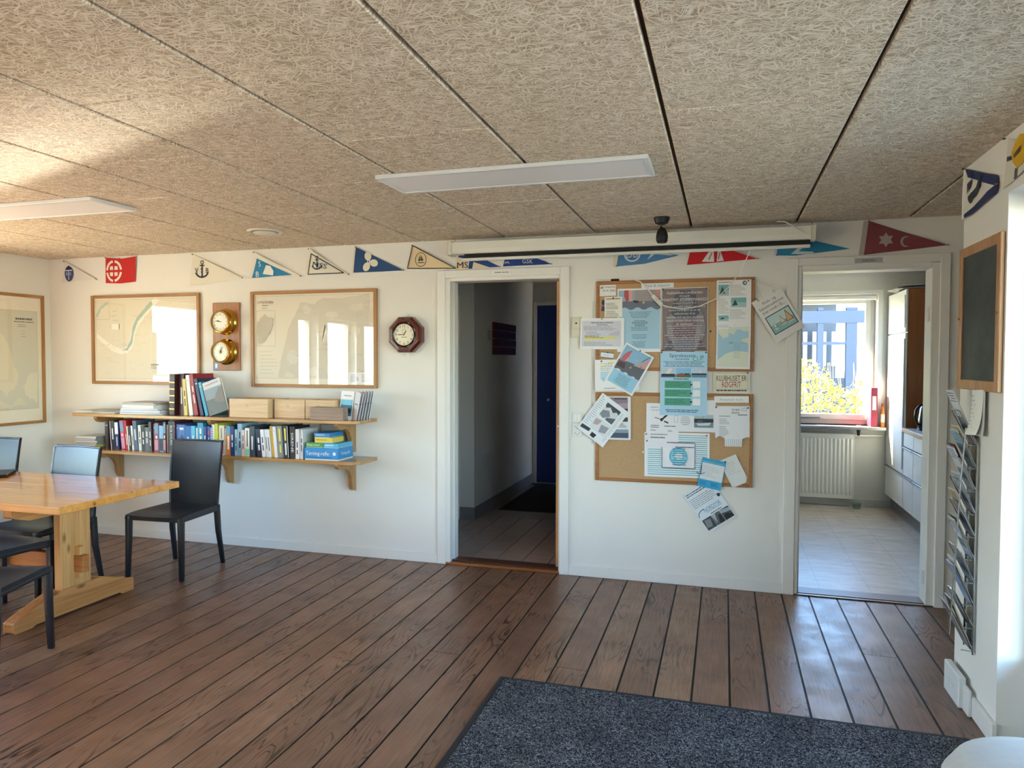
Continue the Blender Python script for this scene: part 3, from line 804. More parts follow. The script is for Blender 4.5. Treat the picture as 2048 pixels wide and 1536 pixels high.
pr, pl_, ph_ = -4.90, 0, 0.22
for i, (x_, t_, h_, ln, c_, d_, st) in enumerate(BOOKS):
    t_ *= 0.93
    gap = min(h_, ph_) * (math.tan(R(ln)) - math.tan(R(pl_)))
    x_ = max(x_, pr + 0.0015 + max(0.0, gap)) if i else x_
    y_ = -0.215 - 0.0011 * i + random.Random(i).uniform(-0.008, 0.008)
    book('book', x_, y_, ZB + (t_ * sin(R(ln)) if ln > 0 else 0) * 0 + 0.0005, t_, h_, min(0.20, -y_ - 0.012), ln, c_, st, f'{d_} book, {ordinal(i)} from the left on the lower shelf', group='books on the lower shelf')
    pr, pl_, ph_ = x_ + t_, ln, h_
# grey picture-cover book leaning behind the games
gb = empty('book', (-2.955, -0.040, ZB + 0.001), (R(-2), 0, 0), label='large grey picture-cover book leaning behind the board games', cat='book')
MB().box(0, 0.16, 0, 0.018, 0, 0.235).build('cover', pm('9fa3a4', 0.4), gb, bevel=0.001)
MB().box(0.003, 0.163, 0.003, 0.015, 0.004, 0.231).build('pages', M_PAGES, gb)
g = MB(); g.prism([(0.03, 0.10), (0.06, 0.14), (0.12, 0.13), (0.15, 0.10)], -0.0008, 0, 'y', pm('2c2f36', 0.4)); g.box(0.07, 0.14, -0.0008, 0, 0.17, 0.18, pm('40444a', 0.4)); g.build('cover_print', None, gb)
# pile of magazines lying at the left end of the lower shelf
for i in range(6):
    c_ = ['c9c4b8', 'd8d3c6', 'b9b4aa', 'd2ccc0', 'c4bfb4', 'dcd7cc'][i]
    mg = empty('magazine', (-4.985, -0.165, ZB + 0.001 + 0.017 * i), (0, 0, R([2, -3, 1, 3, -2, 0][i])),
               label=f'{["pale beige", "cream", "grey", "beige", "stone-grey", "white"][i]} magazine, {["bottom", "second", "third", "fourth", "fifth", "topmost"][i]} of the pile left of the green book', cat='magazine', group='magazines lying on the lower shelf')
    MB().box(-0.105, 0.105, -0.10, 0.10, 0.0, 0.0155).build('pages', pm(c_, 0.8), mg, bevel=0.001)
    MB().box(0.1052, 0.1065, -0.10, 0.10, 0.0, 0.0158).build('spine', pm('8d8c88' if i != 1 else 'c9b42c', 0.6), mg)
    MB().box(-0.106, 0.106, -0.101, 0.101, 0.0156, 0.0162).build('cover', pm(c_, 0.5), mg)
# board games
def gamebox(x0, x1, y0, y1, z0, z1, c, txt, ink, label, lidc=None, tsize=0.03):
    o = empty('board_game', ((x0 + x1) / 2, (y0 + y1) / 2, z0), label=label, cat='game', group='games on the lower shelf')
    w_, d_, h_ = x1 - x0, y1 - y0, z1 - z0
    MB().box(-w_ / 2 + 0.002, w_ / 2 - 0.002, -d_ / 2 + 0.002, d_ / 2 - 0.002, 0, h_ * 0.6).build('tray', pm('e8e6e0', 0.5), o)
    MB().box(-w_ / 2, w_ / 2, -d_ / 2, d_ / 2, h_ * 0.08, h_).build('lid', pm(c, 0.35), o, bevel=0.0015)
    t = MB()
    if txt:
        put_text(t, txt, -w_ / 2 + 0.012, h_ * 0.56, tsize, pm(ink, 0.4), 'l', y=-d_ / 2 - 0.0006, width=w_ * 0.72)
        v2 = MB(); put_text(v2, txt, 0, h_ * 0.56, tsize * 0.8, pm(ink, 0.4), 'c', y=0, width=d_ * 0.62)
        t.add([(w_ / 2 + 0.0006, a[0], a[2]) for a in v2.v], v2.f, pm(ink, 0.4))
    else: t.box(-w_ / 2 + 0.012, w_ * 0.18, -d_ / 2 - 0.0006, -d_ / 2, h_ * 0.48, h_ * 0.66, pm(ink, 0.4))
    if h_ > 0.06:
        t.box(-w_ / 2 + 0.012, w_ / 2 - 0.05, -d_ / 2 - 0.0006, -d_ / 2, h_ * 0.2, h_ * 0.24, pm('12395e', 0.4))
        t.prism(ell(w_ / 2 - 0.03, h_ * 0.55, 0.013, 0.013, 16), -d_ / 2 - 0.0008, -d_ / 2, 'y', pm('f0f2f4', 0.4))
    t.build('lettering', None, o)
gamebox(-2.940, -2.665, -0.282, -0.062, ZB, ZB + 0.088, '2f8fd0', 'Terning-rafle-', 'f3e8d8', 'large blue board game box at the bottom of the game stack', tsize=0.040)
gamebox(-2.940, -2.795, -0.265, -0.12, ZB + 0.0885, ZB + 0.124, '4f9a45', 'Hvad rimer?', 'eef2c8', 'small green game box on the left of the big blue box', tsize=0.024)
gamebox(-2.790, -2.670, -0.270, -0.06, ZB + 0.0885, ZB + 0.122, '56b3d8', '', 'e8f4fa', 'pale blue game box on the right of the big blue box', tsize=0.018)
gamebox(-2.868, -2.722, -0.262, -0.10, ZB + 0.1245, ZB + 0.162, 'e8cf56', '', 'b8952c', 'yellow game box lying on the green and pale blue ones', tsize=0.016)
gamebox(-2.872, -2.745, -0.262, -0.07, ZB + 0.1625, ZB + 0.195, '2d86c4', '', 'cfe6f4', 'blue game box on top of the game stack', tsize=0.014)

# upper shelf
def flat_mag(x, y, z, w_, d_, h_, rz, c, c2, label, cat='magazine'):
    o = empty('magazine' if cat == 'magazine' else 'folder', (x, y, z), (0, 0, R(rz)), label=label, cat=cat, group='papers lying on the upper shelf')
    MB().box(-w_ / 2, w_ / 2, -d_ / 2, d_ / 2, 0.0006, h_ - 0.0006).build('pages', pm(c2, 0.85), o, bevel=0.001)
    MB().box(-w_ / 2 - 0.001, w_ / 2 + 0.001, -d_ / 2 - 0.001, d_ / 2 + 0.001, h_ - 0.0006, h_ + 0.0004).build('cover', pm(c, 0.55), o)
    MB().box(-w_ / 2 - 0.001, w_ / 2 + 0.001, -d_ / 2 - 0.001, d_ / 2 + 0.001, 0.0, 0.0006).build('back_cover', pm(c, 0.55), o)
    return o
flat_mag(-4.985, -0.15, ZU + 0.0005, 0.215, 0.24, 0.010, 4, 'd9d4c8', 'cfc8ba', 'thin beige magazine at the far left end of the upper shelf')
flat_mag(-4.965, -0.155, ZU + 0.011, 0.21, 0.25, 0.009, -9, 'bfb8a8', 'd6d0c2', 'grey-beige magazine lying on the thin beige one')
flat_mag(-4.77, -0.15, ZU + 0.0005, 0.20, 0.24, 0.010, -3, 'c9c4ba', 'd2ccbe', 'beige magazine beside the paper stack on the upper shelf')
zz = ZU + 0.0005
for i, (h_, c_, c2, rz, nm) in enumerate([(0.012, '9fc4de', 'e6e6e4', 2, 'pale blue'), (0.022, '6f86a6', 'd8dce2', -2, 'slate-blue'), (0.012, 'e4e4e6', 'f0efec', 3, 'white'), (0.026, 'd6cfc4', 'ece9e4', -4, 'thick white'), (0.010, '8d8f90', 'd8d4cc', 1, 'grey'), (0.008, 'b9b0a4', 'cfc9be', -2, 'brownish')]):
    flat_mag(-4.455 if i > 1 else -4.44, -0.145, zz, 0.40 if i < 2 else 0.36 - 0.01 * i, 0.23, h_, rz, c_, c2, f'{nm} folder, {["bottom", "second", "third", "fourth", "fifth", "topmost"][i]} in the paper stack left of the album', cat='folder')
    zz += h_ + 0.0008
def upbook(x, t, h, d, lean, c, label, style='0', y=-0.235): return book('book', x, y, ZU + 0.0005, t, h, d, lean, c, style, label, group='books on the upper shelf')
al = empty('photo_album', (-4.170, -0.25, ZU + 0.0005), (0, R(1.5), 0), label='dark red leather album with gold bands on its spine', cat='album')
MB().box(0, 0.052, 0, 0.235, 0, 0.322).build('cover', pm('3b1618', 0.4), al, bevel=0.004, seg=2)
MB().box(0.006, 0.046, 0.006, 0.238, 0.006, 0.324).build('pages', M_PAGES, al)
for i in range(5): MB().box(0.002, 0.050, -0.0022, 0.0, 0.045 + 0.052 * i, 0.054 + 0.052 * i).build('gold_band', pm('c8a860', 0.3, 0.5), al)
upbook(-4.106, 0.050, 0.325, 0.195, 0, '43191b', 'thick maroon book standing right of the gold-banded album', 'w', -0.215)
UP = [(0.030, 0.285, 0.21, 3, 'd8c06a', 'narrow yellow and cream book on the upper shelf', 'k'), (0.032, 0.315, 0.21, 6, 'ece4e0', 'white-spined book leaning on the yellow one', '0'),
      (0.032, 0.325, 0.235, 8.5, 'a02c34', 'tall red book leaning left on the upper shelf', 'w'), (0.028, 0.290, 0.235, 12, '1c2c52', 'dark navy book leaning left on the upper shelf', '0'), (0.026, 0.265, 0.23, 14.5, '38a4c6', 'turquoise book leaning left on the upper shelf', '0')]
ux, ul = -4.040, 3
for t_, h_, dd, ln, c_, lb_, st_ in UP:
    ux += max(0.0, 0.33 * (math.tan(R(ln)) - math.tan(R(ul))))
    upbook(ux, t_, h_, dd, ln, c_, lb_, st_)
    ux += t_ / cos(R(ln)) + 0.002; ul = ln
# landscape picture book leaning with its cover towards the room
lb = empty('book', (ux + 0.33 * (math.tan(R(17)) - math.tan(R(ul))) + 0.004, -0.245, ZU + 0.0005), (0, R(-17), R(-6)), label='picture book with a grey sea and rocks cover, leaning against the wooden box', cat='book')
MB().box(0.0, 0.185, 0.0, 0.018, 0.0, 0.262).build('cover', pm('5d6a74', 0.3), lb, bevel=0.001)
MB().box(0.002, 0.187, 0.003, 0.015, 0.003, 0.259).build('pages', M_PAGES, lb)
MB().box(-0.002, 0.0, 0.0, 0.018, 0.0, 0.262).build('spine', pm('c07878', 0.4), lb)
q = MB(); q.box(0.002, 0.183, -0.0006, 0, 0.205, 0.260, pm('b4b8bc', 0.3)); q.box(0.002, 0.183, -0.0006, 0, 0.120, 0.205, pm('6d7c88', 0.3)); q.box(0.002, 0.183, -0.0006, 0, 0.004, 0.120, pm('3f474c', 0.3))
q.prism([(0.08, 0.10), (0.11, 0.15), (0.15, 0.19), (0.183, 0.19), (0.183, 0.07), (0.12, 0.08)], -0.0012, 0, 'y', pm('6e6259', 0.4)); q.box(0.02, 0.16, -0.0015, 0, 0.231, 0.240, pm('b08484', 0.4)); q.build('cover_print', None, lb)
# wooden boxes
def openbox(name, x0, x1, y0, y1, h, mat, txt, label, lid=False):
    o = empty(name, ((x0 + x1) / 2, (y0 + y1) / 2, ZU + 0.0005), label=label, cat='box')
    w_, d_, t = x1 - x0, y1 - y0, 0.008
    MB().box(-w_ / 2, w_ / 2, -d_ / 2, -d_ / 2 + t, 0, h).build('front', mat, o, bevel=0.0015)
    MB().box(-w_ / 2, w_ / 2, d_ / 2 - t, d_ / 2, 0, h).build('back', mat, o, bevel=0.0015)
    MB().box(-w_ / 2, -w_ / 2 + t, -d_ / 2 + t, d_ / 2 - t, 0, h).build('side', mat, o, bevel=0.0015)
    MB().box(w_ / 2 - t, w_ / 2, -d_ / 2 + t, d_ / 2 - t, 0, h).build('side', mat, o, bevel=0.0015)
    MB().box(-w_ / 2 + t, w_ / 2 - t, -d_ / 2 + t, d_ / 2 - t, 0, t).build('bottom', mat, o)
    if lid: MB().box(-w_ / 2 + t, w_ / 2 - t, -d_ / 2 + t, d_ / 2 - t, h - 0.008, h - 0.001).build('lid', mat, o, bevel=0.001)
    if txt:
        q = MB(); put_text(q, txt, -0.01, h * 0.66, 0.030, pm('b8946a', 0.7), y=-d_ / 2 - 0.0006); q.build('lettering', None, o)
openbox('wooden_box', -3.600, -3.262, -0.265, -0.03, 0.140, M_BOXWOOD, 'SL', 'widest pale bamboo box, next to the leaning picture book')
openbox('wooden_box', -3.240, -2.980, -0.215, -0.03, 0.140, M_BOXWOOD, 'SL', 'middle pale bamboo box of the three on the upper shelf')
openbox('wooden_box', -2.975, -2.730, -0.213, -0.03, 0.140, M_BOXWOOD, 'SL', 'right pale bamboo box, half hidden by the grey-brown box')
openbox('wooden_box', -2.885, -2.618, -0.292, -0.218, 0.092, M_BOXGREY, None, 'low grey-brown wooden box standing at the front edge of the upper shelf', True)
for i in range(7):
    x_ = [-2.705, -2.625, -2.605, -2.585, -2.565, -2.545, -2.530][i]
    o = empty('brochure', (x_, -0.19 + 0.016 * i if i else -0.205, ZU + 0.0005), (R(-9), R([3, 7, 8, 6, 5, 3, 1][i]), R([0, -40, -44, -47, -50, -52, -55][i])),
              label=f'white brochure {["with a harbour photo on its cover, in front", "right behind the photo brochure", "second behind the photo brochure", "third behind the photo brochure", "fourth behind the photo brochure", "fifth behind the photo brochure", "at the back, farthest right"][i]} on the upper shelf', cat='brochure', group='brochures on the upper shelf')
    MB().box(0, 0.105, 0, 0.003, 0, 0.213).build('fold', pm(['f2f1f4', 'e6e7f0', 'eceef4', 'e2e4ee', 'eef0f6', 'e4e6f0', 'eaecf4'][i], 0.5), o)
    q = MB()
    if i == 0:
        q.box(0.006, 0.099, -0.0006, 0, 0.03, 0.15, pm('3c6f8c', 0.4)); q.box(0.006, 0.099, -0.001, 0, 0.11, 0.15, pm('7cc4e2', 0.4)); q.box(0.02, 0.09, -0.0012, 0, 0.05, 0.085, pm('22303a', 0.4))
        q.box(0.022, 0.084, -0.0008, 0, 0.176, 0.181, pm('70747c', 0.5))
    else:
        q.box(0.03, 0.085, -0.0006, 0, 0.12, 0.126, pm('50566a', 0.5))
    q.build('print', None, o)

# ------------------------------------------------------------------ framed charts
M_CHART = mat_noise('chart_paper', 'f0e9da', 'ebe3d2', 3, 0.8, 0.0)
def jitter(pts, n=5, amp=0.006, seed=1):
    r = random.Random(seed); out = []
    for (a, b), (c, d) in zip(pts, pts[1:] + pts[:1]):
        for i in range(n):
            t = i / n; out.append((a + (c - a) * t + r.uniform(-amp, amp), b + (d - b) * t + r.uniform(-amp, amp)))
    return out
def framed(x, z, w_, h_, label, loc_y=0.0, rot=0, origin=None):
    o = empty('framed_chart', origin or (x, -0.001, z), (0, 0, R(rot)), label=label, cat='chart')
    f = 0.024
    MB().box(-w_ / 2, -w_ / 2 + f, -0.026, 0, -h_ / 2, h_ / 2).build('frame_side', M_FRAMEZ, o, bevel=0.002)
    MB().box(w_ / 2 - f, w_ / 2, -0.026, 0, -h_ / 2, h_ / 2).build('frame_side', M_FRAMEZ, o, bevel=0.002)
    MB().box(-w_ / 2 + f, w_ / 2 - f, -0.026, 0, h_ / 2 - f, h_ / 2).build('frame_rail', M_FRAME, o, bevel=0.002)
    MB().box(-w_ / 2 + f, w_ / 2 - f, -0.026, 0, -h_ / 2, -h_ / 2 + f).build('frame_rail', M_FRAME, o, bevel=0.002)
    MB().box(-w_ / 2 + f, w_ / 2 - f, -0.010, -0.002, -h_ / 2 + f, h_ / 2 - f).build('chart_sheet', M_CHART, o)
    MB().add([(-w_ / 2 + f, -0.017, -h_ / 2 + f), (w_ / 2 - f, -0.017, -h_ / 2 + f), (w_ / 2 - f, -0.017, h_ / 2 - f), (-w_ / 2 + f, -0.017, h_ / 2 - f)], [(0, 1, 2, 3)]).build('glass', M_PICGLASS, o, recalc=False)
    return o
class Print:
    """flat print on a sheet: x 0..1 from the left, y 0..1 from the top"""
    def __init__(s, w_, h_, y0): s.w, s.h, s.y, s.m = w_, h_, y0, MB()
    def P(s, x, y): return ((x - 0.5) * s.w, (0.5 - y) * s.h)
    def _up(s): s.y -= 0.00012
    def poly(s, pts, c, rough=0.6):
        s._up(); q = [s.P(*p) for p in pts]
        s.m.add([(a, s.y, b) for a, b in q], [tuple(range(len(q)))], pm(c, rough)); return s
    def rect(s, x0, y0, x1, y1, c, rough=0.6): return s.poly([(x0, y0), (x1, y0), (x1, y1), (x0, y1)], c, rough)
    def line(s, pts, wd, c):
        s._up()
        for a, b in zip(pts, pts[1:]):
            A, B = Vector(s.P(*a)), Vector(s.P(*b)); d = (B - A)
            if d.length < 1e-6: continue
            d.normalize(); n = Vector((-d.y, d.x)) * wd / 2
            q = [A - n, B - n, B + n, A + n]
            s.m.add([(v.x, s.y, v.y) for v in q], [(0, 1, 2, 3)], pm(c, 0.6))
        return s
    def frame(s, x0, y0, x1, y1, wd, c): return s.line([(x0, y0), (x1, y0), (x1, y1), (x0, y1), (x0, y0)], wd, c)
    def text(s, t, x, y, size, c, align='c', rot=0, width=None):
        s._up(); a, b = s.P(x, y); put_text(s.m, t, a, b, size, pm(c, 0.6), align, rot, s.y, width); return s
    def rows(s, x0, x1, y0, y1, n, c, th=0.25, centre=False, seed=3, lo=0.55):
        r = random.Random(seed); s._up(); k = pm(c, 0.7)
        for i in range(n):
            y = y0 + (y1 - y0) * (i + 0.5) / n; hh = (y1 - y0) / n * th * 0.7
            L = (x1 - x0) * r.uniform(lo, 1.0); a = (x0 + x1) / 2 - L / 2 if centre else x0
            # words of a line of small print
            p = a
            while p < a + L - 1e-4:
                wl = min((x1 - x0) * r.uniform(0.05, 0.16), a + L - p)
                q = [s.P(p, y - hh), s.P(p + wl, y - hh), s.P(p + wl, y + hh), s.P(p, y + hh)]
                s.m.add([(u, s.y, v) for u, v in q], [(0, 1, 2, 3)], k)
                p += wl + (x1 - x0) * 0.018
        return s
    def build(s, parent, name='print'): return s.m.build(name, None, parent)
# chart right of the instruments
c2 = framed(-3.034, 1.654, 1.094, 0.746, 'framed sea chart titled Limfjorden right of the brass instruments')
p = Print(1.046, 0.698, -0.0102)
land = [(0.40, 0.09), (0.345, 0.25), (0.29, 0.40), (0.25, 0.62), (0.222, 0.76), (0.205, 0.93), (0.96, 0.93), (0.96, 0.02), (0.73, 0.06), (0.58, 0.055), (0.51, 0.12)]
p.rect(0.012, 0.02, 0.965, 0.935, 'e8e1d2')
p.poly(jitter(land, 8, 0.004, 2), 'd6cfc1')
for i, (cx_, cy_, rx_, ry_) in enumerate([(0.45, 0.17, 0.045, 0.06), (0.66, 0.24, 0.06, 0.05), (0.86, 0.16, 0.08, 0.05), (0.33, 0.70, 0.07, 0.10), (0.50, 0.86, 0.06, 0.07), (0.60, 0.44, 0.04, 0.12), (0.72, 0.66, 0.07, 0.10), (0.85, 0.42, 0.05, 0.08), (0.30, 0.90, 0.05, 0.04)]):
    p.poly(jitter(ell(cx_, cy_, rx_ * 0.8, ry_ * 0.8, 9), 3, 0.013, i), 'e2dbcd' if i % 3 else 'dedad0')
for i in range(26):
    r_ = random.Random(i); x_, y_ = r_.uniform(0.3, 0.94), r_.uniform(0.12, 0.9)
    p.line([(x_, y_), (x_ + r_.uniform(-0.05, 0.05), y_ + r_.uniform(-0.03, 0.03)), (x_ + r_.uniform(-0.08, 0.08), y_ + r_.uniform(-0.05, 0.05))], 0.0012, '8f8b80')
p.frame(0.012, 0.02, 0.965, 0.935, 0.0014, '8d877a').frame(0.022, 0.18, 0.185, 0.575, 0.0016, '8d877a')
p.poly(jitter([(0.03, 0.30), (0.09, 0.22), (0.17, 0.28), (0.15, 0.40), (0.10, 0.52), (0.04, 0.56)], 6, 0.008, 5), 'c2bcae')
p.text('LIMFJORDEN', 0.10, 0.085, 0.026, '4a463e').rows(0.06, 0.14, 0.112, 0.132, 1, '8a857a', 0.3, True).rows(0.07, 0.14, 0.14, 0.165, 2, '8d877a')
p.rows(0.05, 0.22, 0.62, 0.90, 7, 'c0baab', 0.08)
p.rect(0.795, 0.865, 0.985, 0.995, 'f2f1f4').rows(0.81, 0.885, 0.88, 0.97, 6, '55575e').rows(0.90, 0.975, 0.88, 0.97, 6, '55575e')
p.build(c2, 'chart_print')
# chart left of the instruments
c1 = framed(-4.617, 1.660, 1.098, 0.746, 'framed sea chart with a winding blue channel left of the brass instruments')
p = Print(1.050, 0.698, -0.0102)
p.rect(0.015, 0.02, 0.975, 0.97, 'e6ddc8')
chan_t = [(0.60, 0.00), (0.53, 0.10), (0.45, 0.20), (0.38, 0.32), (0.355, 0.45), (0.34, 0.56), (0.28, 0.62), (0.19, 0.58), (0.10, 0.50), (0.02, 0.42)]
chan_b = [(0.02, 0.47), (0.09, 0.55), (0.17, 0.635), (0.26, 0.68), (0.33, 0.66), (0.38, 0.58), (0.40, 0.46), (0.43, 0.34), (0.50, 0.23), (0.57, 0.14), (0.64, 0.04)]
p.poly(jitter(chan_t + chan_b, 4, 0.004, 4), 'f6f0e2')
p.poly(jitter([(0.56, 0.04), (0.50, 0.13), (0.42, 0.24), (0.375, 0.36), (0.36, 0.50), (0.32, 0.60), (0.27, 0.63), (0.33, 0.625), (0.37, 0.56), (0.395, 0.42), (0.43, 0.29), (0.50, 0.19), (0.58, 0.09)], 3, 0.003, 6), 'a9c0b4')
p.frame(0.015, 0.02, 0.15, 0.255, 0.0016, '8d877a').poly(jitter([(0.02, 0.20), (0.06, 0.10), (0.14, 0.03), (0.14, 0.07), (0.07, 0.13), (0.03, 0.24)], 3, 0.003, 8), 'b4c8bc')
p.frame(0.015, 0.02, 0.975, 0.97, 0.0014, '9a9482')
for i in range(60):
    r_ = random.Random(i + 50); x_, y_ = r_.uniform(0.05, 0.93), r_.uniform(0.05, 0.93)
    p.line([(x_, y_), (x_ + r_.uniform(-0.04, 0.04), y_ + r_.uniform(-0.03, 0.03)), (x_ + r_.uniform(-0.06, 0.06), y_ + r_.uniform(-0.04, 0.04))], 0.0011, 'b5ac96')
p.rows(0.56, 0.64, 0.785, 0.815, 1, '7a756a', 0.3, True, lo=0.95).rows(0.56, 0.64, 0.815, 0.85, 2, '8d877a').rows(0.19, 0.26, 0.13, 0.40, 5, 'b0a894', 0.06).rect(0.18, 0.31, 0.25, 0.38, 'efeadc')
p.build(c1, 'chart_print')
# chart on the left wall
c3_ = framed(0, 0, 0.760, 1.090, 'tall framed sea chart on the left wall', rot=90, origin=(XL + 0.001, -0.455, 1.493))
p = Print(0.712, 1.042, -0.0102)
p.rect(0.04, 0.11, 0.95, 0.90, 'd2cfbf')
p.poly(jitter([(0.52, 0.30), (0.60, 0.42), (0.64, 0.55), (0.70, 0.62), (0.66, 0.72), (0.55, 0.78), (0.40, 0.70), (0.30, 0.50), (0.40, 0.35)], 8, 0.012, 3), 'dfd8c2')
p.poly(jitter([(0.94, 0.60), (0.84, 0.62), (0.76, 0.72), (0.80, 0.80), (0.94, 0.86)], 6, 0.012, 9), 'e2dcc6')
p.poly(jitter([(0.05, 0.78), (0.35, 0.80), (0.60, 0.86), (0.70, 0.80), (0.80, 0.86), (0.50, 0.895), (0.05, 0.895)], 5, 0.01, 13), 'dcd5be')
p.frame(0.04, 0.11, 0.95, 0.90, 0.0014, '8d877a').rows(0.67, 0.89, 0.165, 0.188, 1, '5a564c', 0.5, True, lo=0.95).rows(0.65, 0.91, 0.193, 0.207, 1, '5a564c', 0.35, True, lo=0.95).rows(0.70, 0.86, 0.215, 0.245, 2, '8d877a').rows(0.74, 0.82, 0.26, 0.33, 3, '8d877a', 0.1)
p.build(c3_, 'chart_print')

# ------------------------------------------------------------------ brass clock and barometer on their board, octagonal clock
ib = empty('instrument_board', (-3.815, -0.001, 1.677), label='upright teak board carrying two brass ship instruments', cat='board')
MB().box(-0.125, 0.125, -0.020, 0.0, -0.270, 0.270).build('board', M_TEAK, ib, bevel=0.003)
MB().box(-0.110, -0.075, -0.0212, -0.020, -0.262, -0.205).build('sticker', pm('4a90c8', 0.4), ib)
MB().box(-0.103, -0.082, -0.0216, -0.0212, -0.25, -0.215).build('sticker_mark', pm('dfeaf2', 0.4), ib)
def instrument(z, label, kind):
    o = empty(kind, (-3.812, -0.0212, z), label=label, cat='clock' if 'clock' in kind else 'barometer')
    MB().lathe([(0.0, 0.0), (0.104, 0.0), (0.104, -0.005), (0.092, -0.012), (0.084, -0.030), (0.084, -0.052), (0.080, -0.056), (0.0, -0.056)], 40, 'y').build('case', M_BRASS, o, smooth=True)
    MB().lathe([(0.076, -0.056), (0.085, -0.058), (0.088, -0.068), (0.085, -0.080), (0.077, -0.083), (0.074, -0.076)], 40, 'y', cap=False).build('bezel', M_BRASS, o, smooth=True)
    MB().lathe([(0.0, -0.068), (0.076, -0.068)], 40, 'y', cap=False).build('dial', pm('f4f2e4', 0.5), o)
    m = MB(); k = pm('2a2a28', 0.5)
    if kind == 'ship_clock':
        for i, t in enumerate(['XII', 'I', 'II', 'III', 'IIII', 'V', 'VI', 'VII', 'VIII', 'IX', 'X', 'XI']):
            a = R(90 - 30 * i); put_text(m, t, 0.058 * cos(a), 0.058 * sin(a), 0.015, k, rot=-30 * i, y=-0.0686)
    else:
        for i in range(21):
            a = R(225 - 13.5 * i); L = 0.010 if i % 5 else 0.016
            d = Vector((cos(a), sin(a))); n = Vector((-d.y, d.x)) * 0.0009
            q = [d * 0.066 - n, d * (0.066 - L) - n, d * (0.066 - L) + n, d * 0.066 + n]
            m.add([(v.x, -0.0686, v.y) for v in q], [(0, 1, 2, 3)], k)
        m.prism(ell(0, 0, 0.022, 0.022, 20), -0.0688, -0.0685, 'y', pm('d9cfa8', 0.4)); m.prism(ell(0, 0, 0.009, 0.012, 14), -0.0692, -0.0688, 'y', pm('4a4436', 0.4))
    m.build('dial_marks', None, o)
    for ang, L, w_ in (((160, 0.036, 0.003), (175, 0.054, 0.0022)) if kind == 'ship_clock' else ((60, 0.05, 0.002), (80, 0.048, 0.0024))):
        d = Vector((cos(R(ang)), sin(R(ang)))); n = Vector((-d.y, d.x)) * w_
        MB().prism([tuple(-d * 0.01 - n * 0.6), tuple(d * L * 0.7 - n), tuple(d * L), tuple(d * L * 0.7 + n), tuple(-d * 0.01 + n * 0.6)], -0.071, -0.0702, 'y').build('hand', pm('26241f', 0.4), o)
    for i in range(3):
        a = R(90 + 120 * i); MB().lathe([(0.0, -0.009), (0.004, -0.008), (0.005, -0.004), (0.005, 0.0)], 10, 'y', (0.098 * cos(a), 0, 0.098 * sin(a))).build('screw', M_BRASS, o)
    return o
instrument(1.793, 'brass ship clock with a white dial on the upper half of the teak board', 'ship_clock')
instrument(1.556, 'brass barometer with a white dial on the lower half of the teak board', 'barometer')
oc = empty('wall_clock', (-2.240, -0.001, 1.679), label='octagonal mahogany wall clock left of the hall doorway', cat='clock')
def octa(r): return [(r * cos(R(22.5 + 45 * i)), r * sin(R(22.5 + 45 * i))) for i in range(8)]
m = MB(); rings = [(octa(0.140), 0.0), (octa(0.140), -0.055), (octa(0.122), -0.075), (octa(0.100), -0.078), (octa(0.092), -0.070)]
vs = [(a, y_, b) for pts, y_ in rings for a, b in pts]
m.add(vs, [(8 * i + j, 8 * i + (j + 1) % 8, 8 * i + 8 + (j + 1) % 8, 8 * i + 8 + j) for i in range(4) for j in range(8)] + [tuple(range(8))])
m.build('case', M_MAHOG, oc)
MB().lathe([(0.079, -0.068), (0.088, -0.072), (0.090, -0.080), (0.084, -0.083), (0.079, -0.078)], 36, 'y', cap=False).build('bezel', pm('2a1512', 0.25), oc, smooth=True)
MB().lathe([(0.0, -0.072), (0.095, -0.072)], 36, 'y', cap=False).build('dial', pm('efe8d2', 0.5), oc)
m = MB()
for i in range(12):
    a = R(90 - 30 * (i + 1)); mm = MB(); put_text(mm, str(i + 1), 0.064 * cos(a), 0.064 * sin(a), 0.026, pm('191817', 0.5), y=-0.0726); mm.build('numeral', None, oc)
m.box(-0.022, 0.022, -0.0728, -0.0724, -0.020, -0.016, pm('6a665c', 0.5))
for r_ in (0.022,):
    m.add([(x_, -0.0725, z_ + 0.024) for x_, z_ in ell(0, 0, 0.017, 0.017, 20)] + [(x_, -0.0725, z_ + 0.024) for x_, z_ in ell(0, 0, 0.015, 0.015, 20)], [(i, (i + 1) % 20, 20 + (i + 1) % 20, 20 + i) for i in range(20)], pm('191817', 0.5))
m.build('dial_print', None, oc)
for ang, L in ((62, 0.034), (181, 0.056)):
    d = Vector((cos(R(ang)), sin(R(ang)))); n = Vector((-d.y, d.x)) * 0.0028
    MB().prism([tuple(-d * 0.008 - n * 0.6), tuple(d * L * 0.7 - n), tuple(d * L), tuple(d * L * 0.7 + n), tuple(-d * 0.008 + n * 0.6)], -0.0755, -0.0745, 'y').build('hand', pm('141313', 0.4), oc)
for z_ in (0.146, -0.146):
    MB().tube([(0.008 * cos(R(30 * i)), -0.02, z_ + 0.009 * sin(R(30 * i))) for i in range(12)], 0.0022, 6, closed=True).build('hanger_loop', M_STEEL, oc)
